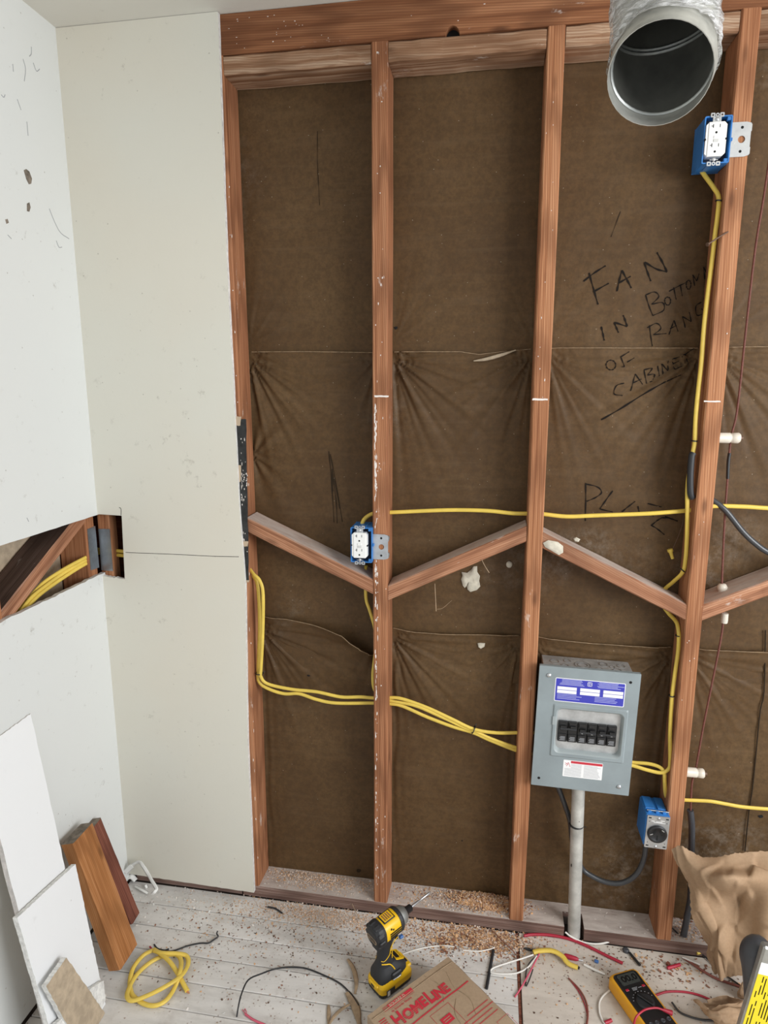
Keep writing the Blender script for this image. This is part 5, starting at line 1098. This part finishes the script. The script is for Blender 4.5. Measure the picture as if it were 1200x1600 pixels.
mb = MB(); mb.rings([hring(.022,.0275,.0265,.95), hring(.030,.027,.026,1), hring(.044,.0235,.023,1), hring(.050,.018,.0175,1)], 0, True); mb.build('nose', 'galv', drill)
mb = MB(); mb.rings([hring(.016,.0315,.0305,.9), hring(.024,.0315,.0305,.9), hring(.028,.029,.028,.9)], 0, False); mb.build('nose_band', 'rubber', drill)
mb = MB(); mb.rings([hring(.046,.0175,.017,1), hring(.052,.0155,.0155,1), hring(.058,.010,.010,1), hring(.072,.0095,.0095,1), hring(.075,.006,.006,1)], 0, True); mb.build('chuck', 'black', drill)
mb = MB(); mb.rings([hring(.070,.0034,.0034,1,8), hring(.100,.0034,.0034,1,8), hring(.102,.0024,.0024,1,8), hring(.118,.0024,.0024,1,8), hring(.120,.0032,.0032,1,8), hring(.138,.0030,.0030,1,8), hring(.146,.0008,.0008,1,8)], 0, True); mb.build('driver_bit', 'steel', drill)
mb = MB(); q = AX @ Matrix.Translation((-.0297,0,-.010)); mb.fbox(q, (-.0015,-.016,-.018), (.001,.016,.018), 0, .0008); mp_ = mb.build('info_plate', 'black', mh)
mb = MB(); mb.fbox(q, (-.0020,-.013,-.015), (-.0012,.013,.015), 0, .0005); mb.build('plate_face', 'drill_yellow', mp_)
mb = MB()
for k in range(4): mb.fbox(q, (-.0024,-.010,-.011+k*.006), (-.0019,.010,-.008+k*.006))
mb.build('plate_print', 'dust_red', mp_)
mb = MB()
for k in range(3): mb.fbox(AX, (-.004+k*.0065,-.0305,-.022), (-.001+k*.0065,-.0290,.014))
mb.fbox(AX, (-.016,-.0285,-.018), (-.012,-.026,-.014)); mb.fbox(AX, (-.012,-.029,-.012), (-.008,-.027,-.008)); mb.build('side_print', 'black', mh)
mb = MB(); mb.fbox(Md, (.012,-.010,.128), (.022,.010,.156), 0, .003); mb.build('trigger', 'black', drill)
mb = MB(); mb.fbox(Md, (.018,-.022,.136), (.030,-.012,.144), 0, .002); mb.build('direction_switch', 'blue_bit', drill)

# ================================================================== cardboard box
zB = .075
q0, q1, q2 = PF(700.5,1494,zB), PF(574,1586,zB), PF(850,1612,zB)
bxv = (q0-q1).normalized(); byv = Vector((-bxv.y, bxv.x, 0)); BWd = (q0-q1).length; BHt = .40      # bxv: reading direction, byv: letter-up
Mx = Matrix(((bxv.x,byv.x,0,q1.x), (bxv.y,byv.y,0,q1.y), (0,0,1,0), (0,0,0,1)))                   # local: x 0..BWd, y -BHt..0, z up
box = thing('cardboard_box', Mx @ Vector((BWd/2,-BHt/2,0)), 'brown cardboard box with red printing in front of the drill', 'box')
mb = MB(); n = 18; G = []
def top_z(u, v): return zB+.0022*noise.noise(Vector((u*3.2, v*3.2, 1)))+.0012*noise.noise(Vector((u*9, v*9, 4)))-.006*max(0,(u-.75)*4)*max(0,(v+.0)*0)-.002*(4*(u-.5)**2)
for j in range(n+1):
    for i in range(n+1):
        u, v = i/n, j/n; G.append(Mx @ Vector((u*BWd, -v*BHt, top_z(u,v))))
mb.add(G, [(j*(n+1)+i, (j+1)*(n+1)+i, (j+1)*(n+1)+i+1, j*(n+1)+i+1) for j in range(n) for i in range(n)], 0, True)
ed = [(i,0) for i in range(n)]+[(n,j) for j in range(n)]+[(i,n) for i in range(n,0,-1)]+[(0,j) for j in range(n,0,-1)]
A = [G[j*(n+1)+i] for i, j in ed]; B = [Vector((p.x, p.y, .0015)) for p in A]; m_ = len(A)
mb.add(A+B, [(i, (i+1)%m_, m_+(i+1)%m_, m_+i) for i in range(m_)], 0); mb.add(B, [tuple(range(m_))], 0)
mb.build('carton', 'cardboard', box)
def onbox(x, y, dz=.0012):
    u, v = x/BWd, -y/BHt; return Mx @ Vector((x, y, top_z(u,v)+dz))
# flap edge: the narrow band along the far edge with its crease, and the worn open edge on the right
mb = MB(); mb.tube([onbox(.004,-.016), onbox(.1,-.0175), onbox(.2,-.0165), onbox(BWd-.004,-.018)], .0011, .0006, 5, (0,0,1), k=4); mb.build('flap_crease', 'strip_wood', box)
mb = MB(); mb.tube([onbox(BWd+.0006,-.03-.024*i, -.003+.001*sin(i*2)) for i in range(14)], .0022, .0014, 6, (0,0,1), k=3); mb.build('torn_edge', 'card_edge', box)
for pts in ([(.20,-.005),(.215,-.05),(.19,-.09)], [(.26,-.03),(.245,-.075),(.255,-.12),(.235,-.16)], [(.225,-.10),(.19,-.13),(.18,-.17)]):
    mb = MB(); mb.tube([onbox(x*BWd/.3, y, .0004) for x, y in pts], .0009, .0006, 5, (0,0,1), k=4); mb.build('crease', 'strip_wood', box)
def bt(body, size, x, y, mat='red_print', sx=1., al='LEFT', bold=0., dz=.0012):
    t_ = text(body, size, Matrix.Identity(4), mat, box, 'printed_text', sx, al, bold); o_ = ORG[box.name]
    for v_ in t_.data.vertices: c = v_.co+o_; v_.co = onbox(x+c.x, y+c.y, dz+c.z)-o_
    return t_
def bquad(q, mat, name, dz=.0012):
    mb = MB()
    for a, b_, c, d in q: mb.add([onbox(a,b_,dz), onbox(a,d,dz), onbox(c,d,dz), onbox(c,b_,dz)], [(0,1,2,3)])
    return mb.build(name, mat, box)
bquad([(.053,-.009,.130,-.0205)], 'red_print', 'red_banner')
bt('SQUARE D', .0098, .056, -.0148, 'felt_tan', 1.05, bold=.0002, dz=.0018)
t_ = bquad([(.0395,-.009,.0515,-.0098),(.0395,-.0197,.0515,-.0205),(.0395,-.009,.0405,-.0205),(.0505,-.009,.0515,-.0205),(.043,-.012,.048,-.0130),(.043,-.0165,.048,-.0175),(.043,-.012,.0440,-.0175),(.047,-.012,.048,-.0175)], 'red_print', 'square_emblem'); t_['kind'] = 'stuff'
bquad([(.053,-.0240,.130,-.0246)], 'red_print', 'thin_rule')
bt('by Schneider Electric', .0074, .053, -.0300, sx=1.0)
bt('H', .047, .040, -.0555, sx=.78, bold=.0019); bt('OME', .036, .0675, -.0590, sx=.93, bold=.0017); bt('L', .047, .1415, -.0590, sx=.78, bold=.0019); bt('INE', .036, .1600, -.0645, sx=.86, bold=.0017)
for y_ in (-.0585,-.0625,-.0665): bquad([(.04,y_,.205,y_-.0007)], 'cardboard', 'lettering_stripe', .0024)
mb = MB(); N_ = 12; mb.add([onbox(.02+(BWd-.03)*i/N_, -.083-k*.0032, .0014) for i in range(N_+1) for k in (0,1)], [(2*i,2*i+1,2*i+3,2*i+2) for i in range(N_)]); mb.build('red_rule', 'red_print', box)
t_ = bquad([(.118,-.096,.178,-.0968),(.118,-.096,.1188,-.17),(.1772,-.096,.178,-.17)], 'red_print', 'printed_panel'); t_['kind'] = 'stuff'
bquad([(.130,-.118,.162,-.138)], 'red_print', 'panel_emblem'); bquad([(.136,-.124,.156,-.126),(.136,-.130,.156,-.132)], 'cardboard', 'emblem_gaps', .0018)['kind'] = 'stuff'
t_ = bquad([(.012,-.030-.006*k,.030,-.0322-.006*k) for k in range(8)]+[(a,-.150-.011*k,b_,-.1518-.011*k) for k, (a, b_) in enumerate([(.19,.262),(.17,.268),(.185,.255),(.17,.262)])], 'red_print', 'small_print'); t_['kind'] = 'stuff'
for k in range(2):
    a = .19+.045*k; t_ = bquad([(a,-.205,a+.038,-.2058),(a,-.205,a+.0008,-.25),(a+.0372,-.205,a+.038,-.25)], 'red_print', 'printed_frame'); t_['kind'] = 'stuff'

# ================================================================== multimeter
zM = .040
m0, m1 = PF(950,1520,zM), PF(992,1512,zM); m3 = PF(1062,1604,zM)
mx_ = (m1-m0); mx_.z = 0; mw = .088; mxv = mx_.normalized(); myv = Vector((-mxv.y, mxv.x, 0)); ml = .19
dn_ = (m3-m1); dn_.z = 0
myv = -(dn_.normalized()); mxv = Vector((myv.y, -myv.x, 0)); mtop = (m0+m1)/2
Mm = Matrix(((mxv.x,myv.x,0,mtop.x), (mxv.y,myv.y,0,mtop.y), (0,0,1,0), (0,0,0,1)))
meter = thing('multimeter', Mm @ Vector((0,-ml/2,0)), 'yellow and black digital multimeter lying on the beige floor', 'multimeter')
def mrect(e, y0_, y1_, z, r=.014): return [Mm @ Vector((x, y, z)) for x, y in rrect(-mw/2+e, y0_+e, mw/2-e, y1_-e, r, 5)]
mb = MB(); mb.rings([mrect(.003,-ml,.0,.001), mrect(0,-ml,0,.006), mrect(0,-ml,0,.032), mrect(.004,-ml,0,.0395), mrect(.010,-ml,0,.0395,.010)], 0, True); mb.build('holster', 'meter_yellow', meter)
mb = MB(); mb.rings([mrect(.0075,-ml,0,.034,.010), mrect(.0085,-ml,0,.0415,.010), mrect(.0105,-ml,0,.043,.009)], 0, False); fc = mb.build('face', 'black', meter)
mb = MB(); mb.prism(rrect(-.027,-.044,.027,-.014,.003,3), [], .001, Mm @ Matrix.Translation((0,0,.043))); sc = mb.build('display', 'lcd', meter)
text('00.0', .024, Mm @ Matrix.Translation((.002,-.029,.0441)), 'lcd_digit', sc, 'digits', 1.1, bold=.0008)
mb = MB(); mb.fbox(Mm, (-.029,-.060,.043), (-.020,-.054,.0445), 0, .001); mb.fbox(Mm, (.020,-.060,.043), (.029,-.054,.0445), 0, .001); mb.build('red_button', 'red_wire', meter)
mb = MB(); 
for k in range(3): mb.fbox(Mm, (-.010,-.056-.003*k,.043), (.006-.002*k,-.0548-.003*k,.0433))
mb.fbox(Mm, (.008,-.0585,.043), (.018,-.0572,.0433)); mb.build('printed_name', 'print_grey', meter)
mb = MB(); mb.lathe([(.023,.043),(.0225,.046),(.018,.0468),(.0,.0468)], Mm @ Matrix.Translation((0,-.096,0)), 28); dl_ = mb.build('dial', 'rubber', meter)
mb = MB(); Q = Mm @ Matrix.Translation((0,-.096,0)) @ Matrix.Rotation(.5,4,'Z'); mb.fbox(Q, (-.0045,-.021,.0465), (.0045,.021,.053), 0, .0015); mb.build('pointer', 'black', dl_)
mb = MB()
for k in range(9): a = radians(20+k*17.5); mb.fbox(Mm @ Matrix.Translation((.029*cos(a),-.096+.029*sin(a),0)), (-.0012,-.0008,.043), (.0012,.0008,.0433))
mb.build('dial_marks', 'print_grey', meter)
for x_ in (-.026,-.009,.009,.026):
    mb = MB(); mb.lathe([(.0055,.043),(.0055,.0442),(.0035,.0442),(.0030,.0432)], Mm @ Matrix.Translation((x_,-.150,0)), 14); mb.build('jack', 'grey_rubber', meter)
t = thing('test_lead', Mm @ Vector((.03,-.13,.05)), 'red test lead with a red plug draped over the multimeter', 'cable')
zt_ = .062
mb = MB(); mb.tube([PF(*p) for p in kc([(650,800,.05),(660,760,.055),(678,738,.06),(705,722,.06),(745,717,.06),(775,726,.056)])], .0026, n=8, k=5); mb.build('lead', 'red_wire', t)
mb = MB(); a, b = PF(*kc([(772,724,.056)])[0]), PF(*kc([(808,738,.05)])[0]); mb.tube([a, a.lerp(b,.5), b], .0062, n=10, k=2, taper=lambda u: .6+.4*u); mb.build('plug', 'red_wire', t)

# ================================================================== crumpled kraft paper and torn bag
def crumple(name, rows, thick, nu, nv, amp, mat, lab, seed, rag=.004):
    """rows of 3D control points -> smooth sheet, folded into flat facets by cellular creases"""
    Rws = [catmull(r, nu//(len(r)-1)) for r in rows]; m = min(len(r) for r in Rws); Rws = [r[:m] for r in Rws]; cols = []
    for i in range(m): cols.append(catmull([r[i] for r in Rws], nv//(len(Rws)-1)))
    nv_ = len(cols[0]); P = [[cols[i][j].copy() for i in range(m)] for j in range(nv_)]
    rg = np.random.default_rng(seed); K = 34; seeds = rg.uniform(0,1,(K,2)); tilt = rg.normal(0,1,(K,2)); off = rg.normal(0,.5,K)
    out = []
    for j in range(nv_):
        for i in range(m):
            u, v = i/(m-1), j/(nv_-1); d = np.hypot((seeds[:,0]-u)*1.3, seeds[:,1]-v); o = np.argsort(d)[:2]
            h_ = 0
            wts = np.exp(-(d[o]-d[o[0]])/.007); wts /= wts.sum()
            for q, w_ in zip(o, wts): h_ += w_*(off[q]*.2+tilt[q,0]*(u-seeds[q,0])*6+tilt[q,1]*(v-seeds[q,1])*6)
            h_ += .35*noise.noise(Vector((u*7, v*7, seed)))
            a = P[j][min(i+1,m-1)]-P[j][max(i-1,0)]; b = P[min(j+1,nv_-1)][i]-P[max(j-1,0)][i]; n_ = a.cross(b).normalized()
            e = 1 if 0 < i < m-1 and 0 < j < nv_-1 else 0
            p = P[j][i]+n_*h_*amp
            if not e: p += (a.normalized() if j in (0,nv_-1) else b.normalized())*rag*noise.noise(Vector((i*.8, j*.8, seed)))+(b.normalized() if j in (0,nv_-1) else a.normalized())*rag*noise.noise(Vector((i*.45, j*.45, seed+3)))
            p.z = max(p.z, .003); out.append(p)
    F = [(j*m+i, (j+1)*m+i, (j+1)*m+i+1, j*m+i+1) for j in range(nv_-1) for i in range(m-1)]
    N = len(out); back = []
    for j in range(nv_):
        for i in range(m):
            a = out[j*m+min(i+1,m-1)]-out[j*m+max(i-1,0)]; b = out[min(j+1,nv_-1)*m+i]-out[max(j-1,0)*m+i]; back.append(out[j*m+i]-a.cross(b).normalized()*thick)
    mb = MB(); mb.add(out, F, 0, True); mb.add(back, [f[::-1] for f in F], 0, True)
    rim = [i for i in range(m)]+[j*m+m-1 for j in range(1,nv_)]+[(nv_-1)*m+i for i in range(m-2,-1,-1)]+[j*m for j in range(nv_-2,0,-1)]; L = len(rim)
    mb.add([out[i] for i in rim]+[back[i] for i in rim], [(k, (k+1)%L, L+(k+1)%L, L+k) for k in range(L)], 0)
    return mb
def c4(X, Y, d): return PW(1030+X/5.335, 1300+Y/5.335, d)
rows = [[c4(112,165,-.040),c4(165,112,-.035),c4(250,160,-.04),c4(370,205,-.05),c4(560,190,-.06),c4(700,170,-.05),c4(900,160,-.05),c4(1150,150,-.06)],
        [c4(130,270,-.05),c4(190,300,-.06),c4(300,300,-.075),c4(430,300,-.085),c4(580,300,-.085),c4(720,280,-.07),c4(900,280,-.07),c4(1150,290,-.08)],
        [c4(235,440,-.06),c4(280,450,-.07),c4(350,430,-.09),c4(450,410,-.12),c4(600,400,-.14),c4(740,400,-.12),c4(900,400,-.10),c4(1150,420,-.1)],
        [c4(262,560,-.06),c4(310,570,-.075),c4(400,560,-.075),c4(500,560,-.07),c4(640,560,-.06),c4(740,560,-.08),c4(900,560,-.11),c4(1150,560,-.12)],
        [c4(290,700,-.06),c4(340,690,-.075),c4(430,690,-.08),c4(520,690,-.075),c4(640,690,-.07),c4(760,690,-.09),c4(900,720,-.12),c4(1150,740,-.13)],
        [c4(390,890,-.065),c4(430,890,-.085),c4(480,890,-.10),c4(530,890,-.105),c4(640,860,-.095),c4(760,840,-.10),c4(900,860,-.13),c4(1150,900,-.14)],
        [c4(405,1020,-.07),c4(440,1040,-.09),c4(490,1040,-.105),c4(550,1040,-.11),c4(640,1020,-.11),c4(760,1000,-.12),c4(900,1000,-.14),c4(1150,1020,-.15)],
        [c4(430,1120,-.075),c4(470,1170,-.09),c4(515,1215,-.10),c4(570,1205,-.105),c4(640,1185,-.11),c4(760,1165,-.12),c4(900,1180,-.14),c4(1150,1200,-.15)]]
mb = crumple('crumpled_paper', rows, .0006, 80, 80, .0075, 'kraft', '', 5); solo(mb, 'crumpled_paper', 'kraft', 'large crumpled sheet of brown kraft paper standing against the right stud', 'paper')
c4b = lambda X, Y, z: PF(1030+X/5.335, 1300+Y/5.335, z)
rows = [[c4b(285,1405,.035),c4b(330,1400,.045),c4b(420,1480,.05),c4b(505,1445,.055),c4b(620,1435,.06),c4b(735,1405,.06),c4b(900,1390,.06)],
        [c4b(320,1440,.04),c4b(370,1480,.05),c4b(440,1510,.055),c4b(510,1500,.058),c4b(620,1500,.06),c4b(740,1490,.06),c4b(900,1470,.06)],
        [c4b(410,1520,.02),c4b(440,1550,.03),c4b(480,1580,.035),c4b(530,1580,.038),c4b(630,1580,.04),c4b(750,1580,.04),c4b(900,1580,.04)],
        [c4b(500,1600,.004),c4b(520,1620,.004),c4b(560,1650,.004),c4b(600,1650,.004),c4b(660,1650,.004),c4b(770,1650,.004),c4b(900,1650,.004)]]
mb = crumple('torn_bag', rows, .0006, 48, 36, .004, 'kraft', '', 9, .003)
tb = thing('torn_bag', c4b(560,1560,0), 'torn open brown paper bag lying at the bottom right corner', 'paper')
mb.build('front_flap', 'kraft', tb)
rows = [[c4b(345,1415,.03),c4b(430,1400,.03),c4b(500,1375,.045),c4b(560,1360,.05),c4b(610,1380,.045),c4b(700,1400,.03),c4b(800,1390,.03)],
        [c4b(380,1470,.015),c4b(440,1450,.012),c4b(510,1440,.012),c4b(570,1430,.012),c4b(620,1430,.012),c4b(710,1430,.012),c4b(810,1430,.012)],
        [c4b(410,1510,.008),c4b(450,1500,.006),c4b(520,1500,.006),c4b(580,1500,.006),c4b(630,1500,.006),c4b(720,1500,.006),c4b(820,1500,.006)]]
mb = crumple('back', rows, .0006, 36, 16, .0016, 'kraft', '', 13, .004); mb.build('rear_flap', 'kraft', tb)
rows = [[c4b(690,1260,.05),c4b(710,1240,.06),c4b(760,1230,.06),c4b(830,1230,.06)], [c4b(650,1340,.02),c4b(690,1330,.03),c4b(760,1330,.03),c4b(840,1330,.03)], [c4b(655,1375,.004),c4b(700,1390,.006),c4b(760,1400,.006),c4b(840,1400,.006)]]
mb = crumple('scrap', rows, .0006, 18, 18, .0014, 'kraft', '', 17, .003); mb.build('side_scrap', 'kraft', tb)

# ================================================================== rubber-gripped tool with a yellow sticker
tq = lambda X, Y, d: PW(1120+X/10, 1440+Y/10, d)
tool = thing('hand_tool', PF(1190,1640,0), 'dark grey rubber-handled tool with yellow sticker at the right edge', 'tool')
D0 = -.30
mb = MB(); pth = [tq(610,1900,D0), tq(590,1500,D0), tq(565,1200,D0), tq(545,950,D0), tq(545,700,D0+.005), tq(560,520,D0+.012), tq(640,400,D0+.016), tq(760,470,D0+.016), tq(900,560,D0+.016), tq(1050,640,D0+.016)]
P = catmull(pth, 6)
mb.tube(P, .024, .024, 18, None, 0, True, 1, taper=lambda u: .62+.20*math.exp(-((u-.05)/.3)**2)+.75*math.exp(-((u-.60)/.17)**2)*.75); mb.build('grip', 'grey_rubber', tool)
mb = MB(); a, b = tq(560,1900,-.335), tq(930,700,-.335); ax = (b-a).normalized(); Mt = frame(a, ax, Vector((0,-1,0)).cross(ax)); L = (b-a).length
mb.fbox(Mt, (-.02,-.034,-.022), (L+.04,.034,-.001), 0, .004); mb.build('shaft', 'galv', tool)
zz = Mt.to_3x3() @ Vector((0,0,1)); zs_ = -.0008 if zz.y < 0 else -.0222
def stk(x0_, y0_, x1_, y1_, mat_i): pass
sgn = 1 if zz.y < 0 else -1
mb = MB(); mb.fbox(Mt, (.0,-.031,zs_-.0004), (L*.86,.031,zs_+.0004)); st_ = mb.build('sticker', 'bright_yellow', tool)
mb = MB(); mb.fbox(Mt, (L*.86,-.031,zs_-.0004), (L*1.0,.031,zs_+.0004)); mb.build('sticker_end', 'label_white', tool)
mb = MB(); rg = random.Random(4)
for k in range(9):
    y_ = -.027+k*.0064; x_ = .004
    while x_ < L*.8:
        ln = rg.uniform(.012,.05); 
        if rg.random() < .75: mb.fbox(Mt, (x_,y_-.0011,zs_+sgn*.0004-.0002), (min(x_+ln,L*.84),y_+.0011,zs_+sgn*.0004+.0002))
        x_ += ln+rg.uniform(.006,.02)
tag(mb.build('sticker_print', 'pencil', st_), kind='stuff')
mb = MB(); mb.tube([tq(700,700,D0), tq(680,850,D0-.01), tq(760,900,D0-.015)], .010, n=10, k=4); mb.build('guard', 'black', tool)
